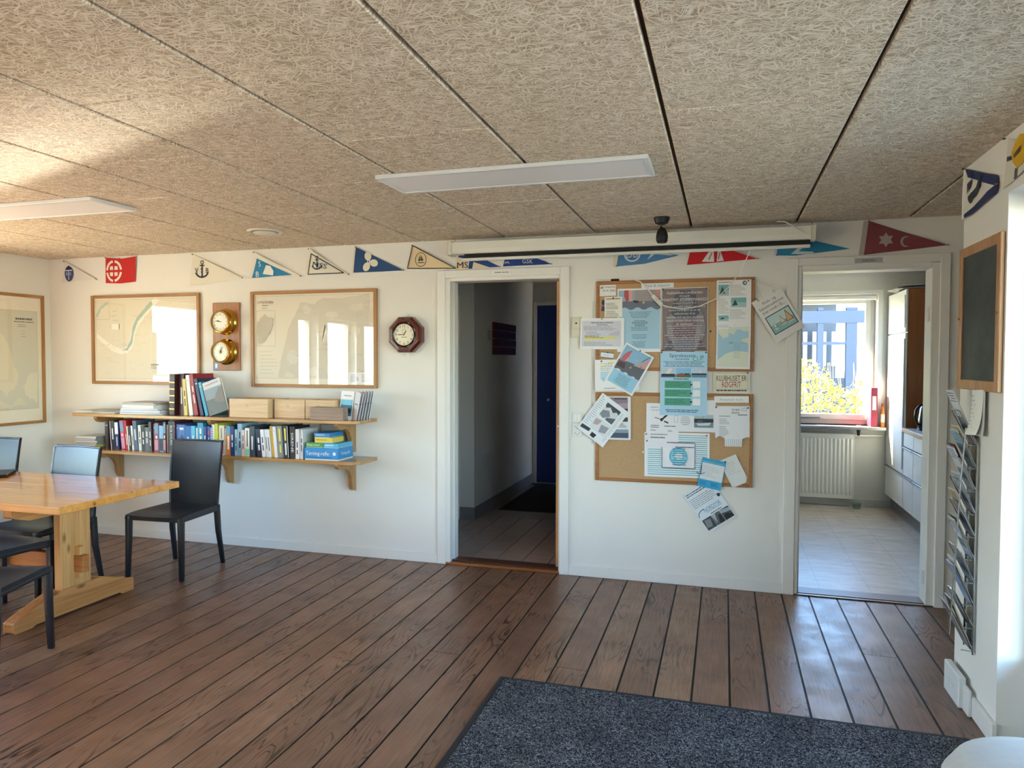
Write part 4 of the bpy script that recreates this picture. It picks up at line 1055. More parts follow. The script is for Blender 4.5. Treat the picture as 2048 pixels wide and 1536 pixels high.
# ------------------------------------------------------------------ cork boards and the papers on and around them
def corkboard(z, label):
    o = empty('cork_board', (-0.328, -0.001, z), label=label, cat='board')
    w_, h_, f = 1.022, 0.605, 0.022
    MB().box(-w_ / 2, -w_ / 2 + f, -0.018, 0, -h_ / 2, h_ / 2).build('frame_side', M_CORKFRAME, o, bevel=0.003)
    MB().box(w_ / 2 - f, w_ / 2, -0.018, 0, -h_ / 2, h_ / 2).build('frame_side', M_CORKFRAME, o, bevel=0.003)
    MB().box(-w_ / 2 + f, w_ / 2 - f, -0.018, 0, h_ / 2 - f, h_ / 2).build('frame_rail', M_CORKFRAME, o, bevel=0.003)
    MB().box(-w_ / 2 + f, w_ / 2 - f, -0.018, 0, -h_ / 2, -h_ / 2 + f).build('frame_rail', M_CORKFRAME, o, bevel=0.003)
    MB().box(-w_ / 2 + f, w_ / 2 - f, -0.011, -0.002, -h_ / 2 + f, h_ / 2 - f).build('cork', M_CORK, o)
    return o
corkboard(1.728, 'upper cork notice board between the two doorways')
corkboard(0.977, 'lower cork notice board under the no-smoking sign')
class Sheet(Print):
    def __init__(s, name, label, cat, x, z, w_, h_, rot=0.0, y=0.013, c='f0f0f2', outline=None, rough=0.55, group=None):
        s.o = empty(name, (x, -y, z), (0, R(-rot), 0), label=label, cat=cat, group=group)
        Print.__init__(s, w_, h_, -0.0010)
        m = MB()
        if outline: m.prism([s.P(*q) for q in outline], -0.0009, 0, 'y')
        else: m.box(-w_ / 2, w_ / 2, -0.0009, 0, -h_ / 2, h_ / 2)
        m.build('sheet', pm(c, rough), s.o)
        s.pins = []
    def pin(s, x, y, c):
        a, b = s.P(x, y)
        MB().lathe([(0.0, -0.011), (0.0045, -0.0105), (0.0055, -0.008), (0.003, -0.005), (0.003, -0.0012)], 10, 'y', (a, -0.001, b)).build('pin', pm(c, 0.3), s.o, smooth=True)
        return s
    def end(s): return s.build(s.o, 'print')
def sail_scene(s, x0, y0, x1, y1, seed=0):
    """print of racing yachts with pink spinnakers above a blue text field"""
    def q(u, v): return (x0 + (x1 - x0) * u, y0 + (y1 - y0) * v)
    s.poly([q(0, 0), q(1, 0), q(1, 1), q(0, 1)], 'a9cde4')
    s.poly([q(0.38, 0), q(1, 0), q(1, 0.24), q(0.38, 0.24)], 'a79fa3')
    s.poly([q(0, 0), q(0.38, 0), q(0.38, 0.22), q(0, 0.22)], '9db8d0')
    s.poly([q(0, 0.19), q(1, 0.19), q(1, 0.33)] + [q(1 - i / 14, 0.315 + 0.025 * sin(i * 1.45)) for i in range(15)], '6f7687')
    s.poly([q(0.14, 0.0), q(0.24, 0.0), q(0.25, 0.17), q(0.19, 0.20), q(0.13, 0.10)], 'b4525a')
    s.poly([q(0.24, 0.0), q(0.33, 0.0), q(0.32, 0.19), q(0.26, 0.185)], 'e3a79a')
    s.poly([q(0.88, 0.0), q(0.97, 0.0), q(0.99, 0.16), q(0.92, 0.18), q(0.88, 0.12)], 'd99c92')
    s.poly([q(0.34, 0.20), q(0.36, 0.17), q(0.47, 0.18), q(0.50, 0.21), q(0.42, 0.225)], '4a4348')
    s.poly([q(0.57, 0.24), q(0.60, 0.18), q(0.64, 0.22)], 'd8c05c')
    s.poly([q(0.84, 0.16), q(0.99, 0.15), q(0.99, 0.20), q(0.88, 0.20)], '4a4348')
# upper board
s = Sheet('note', 'small white note with a wireless code at the upper left of the cork board', 'note', -0.765, 1.968, 0.116, 0.074, 1)
s.text('SL Internet', 0.58, 0.18, 0.020, '55504c').text('SL14_SeJly', 0.60, 0.5, 0.020, '4a4644').pin(0.18, 0.26, '303036').end()
s = Sheet('note', 'small cream letter pinned below the wireless code note', 'note', -0.722, 1.855, 0.120, 0.136, 0.5, 0.017, 'efece6')
s.rows(0.08, 0.92, 0.06, 0.13, 1, '3a3834', 0.4, lo=0.95).rows(0.08, 0.85, 0.28, 0.62, 5, '6a6762').rows(0.08, 0.88, 0.68, 0.98, 5, '6a6762').pin(0.5, 0.07, '1c1c20').end()
tg = empty('key_tag', (-0.790, -0.0125, 1.865), label='small dark blue tag hanging on the cork beside the cream letter', cat='tag')
MB().prism([(-0.010, 0.035), (0.008, 0.04), (0.010, 0.012), (0.002, 0.004), (-0.012, 0.010)], -0.004, 0, 'y').build('upper_tag', pm('3a3560', 0.3), tg, bevel=0.001)
MB().prism([(-0.008, 0.0), (0.010, -0.004), (0.014, -0.036), (-0.014, -0.034)], -0.004, 0, 'y').build('lower_tag', pm('423c66', 0.3), tg, bevel=0.001)
s = Sheet('poster', 'light blue sailing poster with pink sails on the upper cork board', 'poster', -0.550, 1.764, 0.290, 0.424, 0, 0.0145, 'f2f2f4')
sail_scene(s, 0.025, 0.025, 0.98, 0.95)
s.rows(0.25, 0.78, 0.36, 0.47, 5, '46607c', 0.2, True, 2).rows(0.32, 0.72, 0.50, 0.60, 5, '33475e', 0.26, True, 4).rows(0.27, 0.75, 0.60, 0.67, 3, '46607c', 0.2, True, 5).rows(0.32, 0.70, 0.72, 0.80, 4, '46607c', 0.2, True, 6).rows(0.27, 0.72, 0.83, 0.93, 4, '46607c', 0.2, True, 7).end()
s = Sheet('paper_strip', 'narrow white strip lettered by hand along the top of the upper cork board', 'paper', -0.431, 1.993, 0.212, 0.036, 0.7, 0.0135)
s.text('Klub & sejladser', 0.52, 0.5, 0.024, '7a9abf', width=0.165).end()
s = Sheet('notice', 'lavender-grey landscape notice with yellow highlighting left of the cork board', 'notice', -0.798, 1.676, 0.299, 0.211, -0.4, 0.0215, 'f0f0f4')
s.rect(0.04, 0.09, 0.93, 0.91, 'd5d6e4').rows(0.24, 0.76, 0.12, 0.18, 1, '6c6e84', 0.35, True, lo=0.95).rows(0.37, 0.63, 0.19, 0.24, 1, '6c6e84', 0.35, True, lo=0.9)
s.rows(0.08, 0.84, 0.25, 0.40, 4, '5c5e74', 0.18, lo=0.8).rows(0.13, 0.52, 0.42, 0.55, 4, '5c5e74', 0.16).rect(0.10, 0.605, 0.80, 0.655, 'e6e07c').rect(0.10, 0.665, 0.86, 0.70, 'e6e07c').rect(0.10, 0.71, 0.25, 0.74, 'e6e07c')
s.rows(0.10, 0.62, 0.56, 0.60, 1, '4a4c62', 0.4).rows(0.11, 0.78, 0.61, 0.65, 1, '6a6444', 0.3).rows(0.09, 0.85, 0.76, 0.90, 4, '5c5e74', 0.16)
for i in range(7): s.line([(0.66 + 0.035 * i, 0.57), (0.67 + 0.035 * i, 0.50 - 0.018 * i), (0.685 + 0.035 * i, 0.56)], 0.0012, 'a89ca8')
s.pin(0.5, 0.03, '7ea0b0').end()
s = Sheet('card', 'small white card with a grey edge under the lavender notice', 'card', -0.763, 1.530, 0.092, 0.042, -7, 0.0125, '6c7076')
s.rect(0.02, 0.14, 0.98, 0.86, 'eef0f2').rows(0.2, 0.9, 0.4, 0.65, 1, 'a0b4c4').pin(0.52, 0.05, '44484e').end()
s = Sheet('notice', 'white landscape sheet with yellow marks under the tilted yacht flyer', 'notice', -0.695, 1.396, 0.300, 0.210, 1.2, 0.0195)
s.rect(0.13, 0.38, 0.6, 0.62, 'bcdcec').rows(0.13, 0.55, 0.10, 0.36, 5, '6a6c74', 0.16).rect(0.30, 0.08, 0.45, 0.12, 'ece884').rect(0.13, 0.17, 0.22, 0.21, 'ece884').poly(ell(0.155, 0.05, 0.022, 0.03, 12), '5a6a8a')
s.poly([(0.13, 0.60), (0.2, 0.55), (0.26, 0.62), (0.2, 0.72)], 'a8d4e8').rows(0.20, 0.62, 0.90, 0.95, 1, '55585f', 0.2).pin(0.95, 0.04, 'd8d8dc').end()
s = Sheet('flyer', 'tilted white-edged flyer with pink spinnakers, overlapping both cork boards', 'flyer', -0.612, 1.436, 0.212, 0.297, -29.1, 0.0225)
s.rect(0.05, 0.04, 0.94, 0.56, '8dbcdc').poly([(0.05, 0.40), (0.94, 0.30), (0.94, 0.60)] + [(0.94 - 0.89 * i / 14, 0.62 + 0.02 * sin(i * 1.5)) for i in range(15)], '666b76')
s.poly([(0.05, 0.64), (0.94, 0.62), (0.94, 0.96), (0.05, 0.96)], '9fd0ea').poly([(0.10, 0.42), (0.13, 0.27), (0.20, 0.16), (0.31, 0.09), (0.30, 0.26), (0.24, 0.39)], 'c8707c').poly([(0.24, 0.39), (0.30, 0.26), (0.31, 0.09), (0.33, 0.22), (0.30, 0.37)], 'e6b0a4')
s.poly([(0.55, 0.38), (0.66, 0.26), (0.80, 0.16), (0.78, 0.36)], 'b9aab0').poly([(0.80, 0.36), (0.84, 0.14), (0.93, 0.10), (0.93, 0.33)], 'dc9c96').line([(0.74, 0.22), (0.90, 0.03)], 0.004, '444c5a').poly([(0.07, 0.56), (0.12, 0.44), (0.30, 0.42), (0.36, 0.55)], '5a4c4c').poly([(0.48, 0.46), (0.52, 0.42), (0.54, 0.48)], 'd8c05c')
s.rows(0.16, 0.82, 0.68, 0.92, 8, '3f6a8c', 0.2, True, 8).pin(0.52, 0.02, '2c5a78').end()
s = Sheet('poster', 'dark grey flea-market poster with a faint lantern and white lettering', 'poster', -0.253, 1.763, 0.297, 0.420, 0.4, 0.016, 'e8e4e2')
s.rect(0.012, 0.01, 0.988, 0.99, '87797a').poly(ell(0.52, 0.62, 0.46, 0.42, 30), '7a7174').poly(ell(0.52, 0.62, 0.42, 0.38, 30), '8f8a90').poly([(0.20, 0.40), (0.28, 0.12), (0.40, 0.04), (0.62, 0.04), (0.74, 0.12), (0.82, 0.40), (0.70, 0.48), (0.34, 0.48)], '5d5f6c').poly(ell(0.52, 0.24, 0.16, 0.10, 20), '7d7c88')
s.rect(0.24, 0.50, 0.76, 0.66, '857078').poly(ell(0.38, 0.70, 0.13, 0.09, 16), '77606a').poly(ell(0.62, 0.70, 0.13, 0.09, 16), '77606a').rect(0.28, 0.80, 0.72, 0.98, '767686').poly([(0.06, 0.98), (0.20, 0.78), (0.30, 0.98)], '5f6272').poly([(0.74, 0.98), (0.84, 0.80), (0.97, 0.98)], '6a5f66')
y_ = 0.075
for t, sz, wd in (('Sejlklubben Limfjorden', .024, .23), ('AFHOLDER', .014, .068), ('MARITIMT STUMPEMARKED', .026, .285), ('Lørdag d. 15 maj Kl. 10-15', .013, .15), ('Har du maritimt udstyr, som andre', .018, .26), ('kunne have gavn af, er du', .018, .20), ('velkommen til at', .018, .135), ('komme ned og lave en stand', .019, .235), ('Standområdet bliver omkring', .019, .24), ('SL klubhuset', .019, .105)):
    s.text(t, 0.5, y_, sz, 'ece8e6', width=wd); y_ += 0.0545
s.rows(0.06, 0.94, 0.58, 0.97, 11, 'd4cfd2', 0.17, True, 5, 0.6)
for a, b, c in ((0.03, 0.02, '2a2a2c'), (0.97, 0.02, '2e4a5a'), (0.02, 0.98, '1c1c20'), (0.97, 0.98, '8c2a3a')): s.pin(a, b, c)
s.end()
s = Sheet('poster', 'light blue bank cup poster with three photos and green boxes spanning both boards', 'poster', -0.256, 1.342, 0.302, 0.420, 0, 0.0205, 'b4dcf4')
s.text('Sparekassen', 0.47, 0.055, 0.034, '2c4a6c', width=0.165).text('DANMARK', 0.47, 0.115, 0.016, '2c4a6c', width=0.095).text('CUP', 0.81, 0.10, 0.046, '2f9a84', rot=8, width=0.072)
s.rows(0.05, 0.95, 0.145, 0.24, 5, '34546e', 0.24, True, 2, 0.7)
for i, (a, b) in enumerate(((0.02, 0.33), (0.345, 0.655), (0.67, 0.985))):
    s.rect(a, 0.255, b, 0.40, ['c2d2e0', '8fc6ee', 'c8dcec'][i]); s.rect(a, 0.35, b, 0.40, ['43536a', '5d7048', '6a90ae'][i])
    if i == 0: s.poly([(a + 0.08, 0.36), (a + 0.16, 0.26), (a + 0.24, 0.26), (a + 0.18, 0.36)], 'e6e6ea').rect(a + 0.02, 0.345, b - 0.03, 0.375, '20283a')
    if i == 1: s.poly([(a + 0.03, 0.345), (a + 0.14, 0.33), (a + 0.16, 0.37), (a + 0.05, 0.385)], 'b4543c').rect(a + 0.17, 0.335, b - 0.03, 0.36, '3c4a3c')
    if i == 2: s.poly([(a + 0.17, 0.35), (a + 0.185, 0.27), (a + 0.20, 0.35)], 'f2f4f6').rect(a, 0.335, b, 0.358, '2a3a44')
s.rows(0.28, 0.62, 0.415, 0.437, 1, '1c2c3c', 0.4, True, lo=0.95)
for i in range(3):
    y0 = 0.455 + 0.135 * i
    s.rect(0.10, y0, 0.66, y0 + 0.115, '58aa90').rows(0.12, 0.62, y0 + 0.012, y0 + 0.105, 5, '255a4c', 0.2, False, i + 3, 0.5).poly(ell(0.665, y0 + 0.06, 0.022, 0.016, 12), '1f4a5c').rect(0.70, y0 + 0.005, 0.86, y0 + 0.11, 'f2f6f8')
s.rows(0.12, 0.82, 0.90, 0.955, 2, '24405a', 0.25, True, 2, 0.85)
for a, b, c in ((0.03, 0.01, 'b02a48'), (0.97, 0.01, '3c5a6c')): s.pin(a, b, c)
s.end()
s = Sheet('newsletter', 'white newsletter page with small teal photos at the top right of the cork board', 'paper', 0.054, 1.868, 0.214, 0.292, 0, 0.0195, 'f0eff0')
s.rows(0.06, 0.62, 0.03, 0.06, 1, '55585c', 0.3).poly(ell(0.81, 0.07, 0.065, 0.05, 18), '4f6f7c').poly([(0.77, 0.085), (0.83, 0.04), (0.85, 0.085)], 'e8eef0')
for a, b, c, d in ((0.05, 0.10, 0.36, 0.34), (0.42, 0.39, 0.86, 0.60), (0.06, 0.78, 0.36, 0.90)): s.rect(a, b, c, d, '7fb6bc').rect(a, (b + d) / 2, c, d, 'a9cdd0').poly([(a + 0.03, d - 0.03), (a + 0.12, b + 0.04), (a + 0.2, d - 0.05)], '2f4c52')
s.rows(0.39, 0.88, 0.10, 0.35, 9, '8a8c90', 0.16).rows(0.05, 0.37, 0.40, 0.74, 12, '8a8c90', 0.16).rows(0.39, 0.9, 0.64, 0.86, 8, '8a8c90', 0.16).pin(0.91, 0.03, '8c2030').end()
s = Sheet('map_sheet', 'printed map with pale blue water below the newsletter page', 'map', 0.054, 1.587, 0.212, 0.292, -0.6, 0.0210, 'f0eff2')
s.rect(0.05, 0.12, 0.94, 0.95, 'a8cfe4').poly([(0.05, 0.12), (0.36, 0.12), (0.36, 0.28), (0.20, 0.33), (0.08, 0.22)], 'dfe6d8').poly([(0.37, 0.08), (0.94, 0.06), (0.94, 0.17), (0.80, 0.17), (0.62, 0.10), (0.50, 0.24), (0.37, 0.20)], 'd6e2ce').poly([(0.94, 0.30), (0.76, 0.34), (0.72, 0.37), (0.94, 0.45)], 'd9e4d2')
s.poly([(0.05, 0.80), (0.30, 0.66), (0.55, 0.60), (0.94, 0.62), (0.94, 0.95), (0.05, 0.95)], 'e0e6d6').rows(0.50, 0.72, 0.44, 0.76, 16, '7c98a4', 0.12, True, 4, 0.7).rows(0.38, 0.56, 0.40, 0.44, 2, '33424c', 0.18).line([(0.38, 0.42), (0.94, 0.43)], 0.0012, '7c98a4').rows(0.05, 0.5, 0.02, 0.09, 3, '9a9ca0', 0.14).pin(0.52, 0.03, 'e8e8ea').end()
s = Sheet('no_smoking_sign', 'cream sign saying the clubhouse is smoke-free, between the two cork boards', 'sign', 0.046, 1.356, 0.226, 0.128, 0.5, 0.012, 'e4dec8')
s.frame(0.05, 0.04, 0.95, 0.86, 0.0014, '6a675c').text('KLUBHUSET ER', 0.5, 0.30, 0.050, '26262a', width=0.186).text('RØGFRIT', 0.5, 0.62, 0.056, 'a8303a', width=0.118).rows(0.08, 0.92, 0.88, 0.97, 1, '3a3a3e', 0.45, True, lo=0.98).pin(0.05, 0.06, 'e0dcc8').pin(0.94, 0.03, '5a4432').end()
# lower board
s = Sheet('paper_strip', 'narrow white heading strip at the upper right of the lower cork board', 'paper', 0.047, 1.244, 0.214, 0.042, 1, 0.0205, 'f0f4f4')
s.text('Annoncer m.m.', 0.5, 0.5, 0.026, 'a4c0c8', width=0.15).end()
s = Sheet('notice', 'white tear-off notice with cut paper tabs on the lower cork board', 'notice', 0.055, 1.070, 0.214, 0.262, 0.6, 0.0195, 'eef0f4',
          outline=[(0, 0), (1, 0), (1, 0.78), (0.96, 0.76), (0.90, 0.77), (0.82, 0.80), (0.785, 0.815), (0.775, 1.0), (0.28, 1.0), (0.275, 0.80), (0.18, 0.76), (0.08, 0.755), (0.04, 0.80), (0, 0.79)])
s.text('Nordjysk', 0.60, 0.085, 0.020, '1c1c20', width=0.047).text('Bådteknik', 0.60, 0.16, 0.020, '1c1c20', width=0.05).line([(0.74, 0.10), (0.84, 0.05), (0.93, 0.04), (0.90, 0.11), (0.78, 0.12)], 0.0016, '34363c').rows(0.66, 0.94, 0.20, 0.235, 1, '3a3c42', 0.4, lo=0.95)
s.rows(0.12, 0.62, 0.235, 0.265, 1, '3a3c42', 0.3).rows(0.12, 0.45, 0.30, 0.46, 4, '7a7c84', 0.18).rows(0.12, 0.42, 0.49, 0.76, 6, '7a7c84', 0.18)
for i in range(8): s.line([(0.33 + 0.058 * i, 0.82), (0.33 + 0.058 * i, 0.985)], 0.0022, 'aab0c0')
s.pin(0.03, 0.03, '3a4250').pin(0.95, 0.04, '3a4250').end()
s = Sheet('notice', 'white sale notice with a torch drawing on the lower cork board', 'notice', -0.390, 1.062, 0.213, 0.297, 0, 0.0185, 'f0f0f6')
s.text('UDSALG', 0.14, 0.09, 0.013, '5a5c6c', 'l').text('1 helt nyt A', 0.14, 0.15, 0.013, '5a5c6c', 'l').line([(0.46, 0.38), (0.68, 0.23)], 0.012, '2a2c30').line([(0.44, 0.39), (0.50, 0.35)], 0.018, '2a2c30').line([(0.26, 0.32), (0.42, 0.35)], 0.004, '3a3c42').line([(0.55, 0.40), (0.68, 0.44)], 0.009, '34363c').frame(0.86, 0.27, 0.97, 0.42, 0.0012, '7a7c86')
s.rows(0.14, 0.46, 0.48, 0.56, 2, '6a6c7a', 0.3, lo=0.7).rows(0.56, 0.92, 0.49, 0.53, 1, '6a6c7a', 0.35, lo=0.95).text('1000Kr', 0.14, 0.605, 0.013, '3a3c4a', 'l').text('300Kr', 0.74, 0.615, 0.013, '3a3c4a').rows(0.14, 0.95, 0.68, 0.72, 1, '7a7c86', 0.3).rows(0.14, 0.60, 0.75, 0.79, 1, '5a5c6a', 0.4, lo=0.95).pin(0.03, 0.85, '9a3050').end()
s = Sheet('notice', 'white sheet with a photo of a moored boat beside the sale notice', 'notice', -0.195, 1.130, 0.292, 0.210, 0.5, 0.0165, 'eff0f4')
s.rect(0.53, 0.46, 0.95, 0.86, 'b6c6d0').rect(0.53, 0.58, 0.95, 0.70, '34404a').rect(0.53, 0.70, 0.95, 0.86, '7c94a2').poly([(0.57, 0.73), (0.90, 0.70), (0.86, 0.79), (0.63, 0.80)], 'd6dde2').line([(0.72, 0.72), (0.73, 0.40)], 0.0018, '3a4650').rect(0.60, 0.63, 0.72, 0.71, '55636c').rows(0.22, 0.46, 0.45, 0.80, 6, '6a6c78', 0.18, True, 3).end()
s = Sheet('notice', 'large white sheet with turquoise stripes and a round blue emblem', 'notice', -0.296, 0.868, 0.422, 0.297, 0.4, 0.0145, 'f4f5f8')
for i in range(20): s.rect(0.05, 0.05 + 0.0465 * i, 0.965, 0.066 + 0.0465 * i, '4fb0c0' if i % 2 else '6cc2cc')
s.rect(0.28, 0.22, 0.78, 0.79, 'f2f3f8')
for i in range(22):
    u = i / 22
    for a, b, c, d in ((0.28 + 0.5 * u, 0.205, 0.012, 0.03), (0.28 + 0.5 * u, 0.775, 0.012, 0.03)): s.poly([(a, b), (a + c, b), (a + c * 2, b + d), (a + c, b + d)], '4a4660')
    if i < 16:
        v = 0.22 + 0.57 * i / 16
        for a in (0.268, 0.772): s.poly([(a, v), (a + 0.016, v + 0.016), (a + 0.016, v + 0.034), (a, v + 0.018)], '4a4660')
s.poly(ell(0.53, 0.53, 0.135, 0.20, 36), '4fbcdc').poly(ell(0.53, 0.53, 0.12, 0.178, 36), '8cd6ea').poly([(0.46, 0.52), (0.52, 0.44), (0.58, 0.47), (0.60, 0.56), (0.52, 0.60)], 'e8f2f6')
s.rows(0.42, 0.66, 0.33, 0.74, 8, '26506c', 0.2, True, 5, 0.5).rows(0.48, 0.78, 0.30, 0.335, 1, '3a3c4c', 0.35, lo=0.95).line([(0.80, 0.86), (0.87, 0.90), (0.93, 0.86)], 0.004, '5a5468').line([(0.885, 0.70), (0.87, 0.90)], 0.004, '5a5468')
s.pin(0.955, 0.05, 'a83048').pin(0.03, 0.04, '6a6a70').end()
s = Sheet('poster', 'torn-edged evening harbour poster partly hidden by the tilted black-and-white sheet', 'poster', -0.695, 1.104, 0.190, 0.292, 0.6, 0.0195, 'e9e8ec')
s.rect(0.02, 0.02, 0.90, 0.33, '8a7f92').poly([(0.02, 0.20), (0.9, 0.14), (0.9, 0.33), (0.02, 0.33)], 'b09aa4').rect(0.02, 0.28, 0.90, 0.34, '23222c').rect(0.30, 0.48, 0.9, 0.58, '3a4148').rows(0.45, 0.9, 0.60, 0.72, 4, '30343c', 0.25).rect(0.2, 0.76, 0.92, 0.96, '8ba0b4').rect(0.2, 0.84, 0.92, 0.96, '4a5a6e').rows(0.42, 0.88, 0.03, 0.07, 1, '3c3444', 0.45, lo=0.95).end()
s = Sheet('notice', 'tilted plastic-covered page of black-and-white photos left of the lower board', 'notice', -0.789, 1.088, 0.222, 0.299, -36.2, 0.0225, 'ebf0f4', rough=0.15)
s.rect(0.30, 0.10, 0.80, 0.46, 'd4dade', 0.2).poly([(0.30, 0.10), (0.80, 0.10), (0.80, 0.20), (0.70, 0.17), (0.62, 0.23), (0.46, 0.16), (0.36, 0.22), (0.30, 0.18)], '4a5158', 0.2).poly([(0.32, 0.30), (0.5, 0.24), (0.62, 0.34), (0.45, 0.46), (0.3, 0.42)], '868e96', 0.2).poly([(0.55, 0.40), (0.80, 0.30), (0.80, 0.46), (0.55, 0.46)], '5e666e', 0.2)
s.rect(0.28, 0.50, 0.82, 0.80, 'dfe3e6', 0.2).poly([(0.30, 0.55), (0.5, 0.52), (0.46, 0.66), (0.32, 0.70)], 'b6a8a8', 0.2).poly([(0.55, 0.60), (0.8, 0.56), (0.8, 0.72), (0.6, 0.78)], '9aa2ac', 0.2).poly([(0.05, 0.84), (0.36, 0.82), (0.36, 0.90), (0.05, 0.93)], '3c424a', 0.2).poly([(0.45, 0.86), (0.62, 0.86), (0.60, 0.96), (0.45, 0.96)], '2c3238', 0.2)
s.rows(0.05, 0.26, 0.08, 0.80, 14, '6c747e', 0.12).rows(0.85, 0.95, 0.1, 0.9, 20, '7a828c', 0.14).pin(0.08, 0.05, 'c8b456').end()
s = Sheet('card', 'bright blue card with a handwritten white slip hanging off the lower board', 'card', -0.071, 0.754, 0.150, 0.192, -10.2, 0.0235, '38a8d8')
s.rect(0.03, 0.16, 0.98, 0.73, 'e2e6e8').rows(0.04, 0.95, 0.10, 0.14, 1, '9ad4ec', 0.4, lo=0.95).rows(0.10, 0.85, 0.25, 0.62, 6, 'b4babc', 0.14, False, 4).rect(0.05, 0.78, 0.34, 0.92, '2c94c6').rows(0.55, 0.95, 0.79, 0.92, 3, '1c5c84', 0.25).pin(0.48, 0.10, 'c8a040').end()
s = Sheet('note', 'handwritten cream note tilted over the lower right corner of the cork board', 'note', 0.069, 0.779, 0.112, 0.192, 26, 0.0215, 'e4e6e4', outline=[(0, 0), (1, 0), (1, 0.86), (0.82, 1.0), (0, 1)])
s.rows(0.10, 0.92, 0.16, 0.60, 6, 'a4aab0', 0.1, False, 9).pin(0.28, 0.10, '3a3c44').end()
s = Sheet('flyer', 'tilted flyer with dark boat photos hanging below the cork boards', 'flyer', -0.084, 0.542, 0.211, 0.295, 35.2, 0.006, 'e6edf4')
s.rows(0.06, 0.80, 0.04, 0.13, 2, '3f4c5a', 0.3, False, 2, 0.85).rows(0.06, 0.94, 0.18, 0.42, 6, '5c6c7c', 0.18, False, 4, 0.7).text('NORDJYSK', 0.57, 0.54, 0.038, '2a90b4', width=0.125).rows(0.32, 0.86, 0.585, 0.62, 1, 'a4c8d8', 0.4, lo=0.98).line([(0.03, 0.62), (0.07, 0.55), (0.16, 0.51), (0.30, 0.50)], 0.005, '2a6c9c').rows(0.40, 0.80, 0.65, 0.68, 1, '3a4650', 0.4, lo=0.95).poly(ell(0.93, 0.40, 0.055, 0.04, 16), '24384a')
s.rect(0.04, 0.70, 0.36, 0.96, '4b4f54').poly([(0.10, 0.72), (0.3, 0.75), (0.24, 0.92), (0.06, 0.90)], '83898e').rect(0.37, 0.70, 0.66, 0.96, '5f6468').poly([(0.37, 0.70), (0.50, 0.70), (0.42, 0.92)], 'b4bcc2').poly([(0.55, 0.78), (0.66, 0.76), (0.66, 0.96), (0.48, 0.96)], '2c3034').rect(0.67, 0.70, 0.97, 0.96, '53585e').poly([(0.67, 0.70), (0.97, 0.74), (0.97, 0.82), (0.67, 0.78)], 'a2b4c2').poly([(0.70, 0.86), (0.80, 0.82), (0.97, 0.90), (0.97, 0.96), (0.70, 0.96)], '22262c').end()
# laminated booklet on a string
s = Sheet('booklet', 'laminated booklet with a drawing of three sailing boats, hanging by the kitchen doorway', 'booklet', 0.322, 1.787, 0.196, 0.298, 31, 0.030, 'ebe9e6', rough=0.25)
s.text('Klub- og', 0.5, 0.14, 0.026, '4a4844', width=0.085).text('Sejladstraditioner', 0.5, 0.235, 0.026, '4a4844', width=0.165).text('året rundt i SL...', 0.5, 0.33, 0.026, '4a4844', width=0.150)
s.rect(0.10, 0.43, 0.92, 0.85, '3a3c3a').rect(0.125, 0.447, 0.895, 0.833, 'c4dcdc').rect(0.125, 0.65, 0.895, 0.833, '8cc4cc')
for a, b, k, c in ((0.25, 0.72, 0.10, 'e8e2cc'), (0.52, 0.70, 0.15, 'e8d8c0'), (0.74, 0.72, 0.22, 'e2b07c')): s.poly([(a - k * 0.5, b), (a, b - k * 1.15), (a + k * 0.55, b)], '3c3a36').poly([(a - k * 0.44, b - 0.008), (a - 0.003, b - k * 1.03), (a + k * 0.46, b - 0.008)], c).poly([(a - k * 0.55, b + 0.01), (a + k * 0.6, b + 0.01), (a + k * 0.45, b + 0.05), (a - k * 0.4, b + 0.05)], 'd8d0bc')
s.end()
MB().box(-0.097, 0.099, 0.0006, 0.004, -0.150, 0.147).build('inner_pages', pm('e0dedc', 0.3), s.o)
for u in (-0.055, 0.055):
    MB().tube([(u + 0.006 * cos(R(30 * i)), -0.0005, 0.142 + 0.009 * sin(R(30 * i))) for i in range(12)], 0.0014, 6, closed=True).build('ring', pm('b8954a', 0.3, 0.8), s.o)
st = empty('string', (0, 0, 0), label='thin string from the cork board corner to the laminated booklet', cat='string')
MB().tube([(0.172, -0.026, 2.012), (0.200, -0.028, 1.96), (0.222, -0.031, 1.905), (0.232, -0.0325, 1.885)], 0.0011, 5).build('strand', pm('cfc8b8', 0.8), st)
MB().tube([(0.172, -0.026, 2.012), (0.23, -0.028, 1.985), (0.30, -0.031, 1.957), (0.322, -0.0325, 1.945)], 0.0011, 5).build('strand', pm('cfc8b8', 0.8), st)
MB().lathe([(0.0, -0.012), (0.005, -0.011), (0.003, -0.004), (0.003, 0.0)], 10, 'y', (0.172, -0.019, 2.012)).build('pin', pm('8c2030', 0.3), st)
for x_, z_, c, lb in ((-0.516, 0.880, 'ece8e0', 'single white push pin in the bare cork of the lower board'), (-0.088, 1.685, '2a201c', 'single dark push pin in the cork right of the dark grey poster')):
    o = empty('push_pin', (x_, -0.0122, z_), label=lb, cat='pin')
    MB().lathe([(0.0, -0.012), (0.006, -0.011), (0.0065, -0.008), (0.0035, -0.005), (0.0045, -0.001), (0.0045, 0.0)], 12, 'y').build('head', pm(c, 0.3), o, smooth=True)
    MB().tube([(0, 0, 0), (0, 0.004, 0)], 0.0008, 5).build('needle', M_STEEL, o)
ck = empty('pen', (-0.760, -0.0125, 2.037), label='black marker pen lying on the top edge of the upper cork board', cat='pen')
MB().lathe([(0.0, -0.075), (0.004, -0.073), (0.0065, -0.06), (0.0065, 0.02)], 12, 'x').build('barrel', pm('d8d6d0', 0.4), ck, smooth=True)
MB().lathe([(0.0075, 0.02), (0.0075, 0.07), (0.005, 0.074)], 12, 'x').build('cap', M_BLACK, ck, smooth=True)
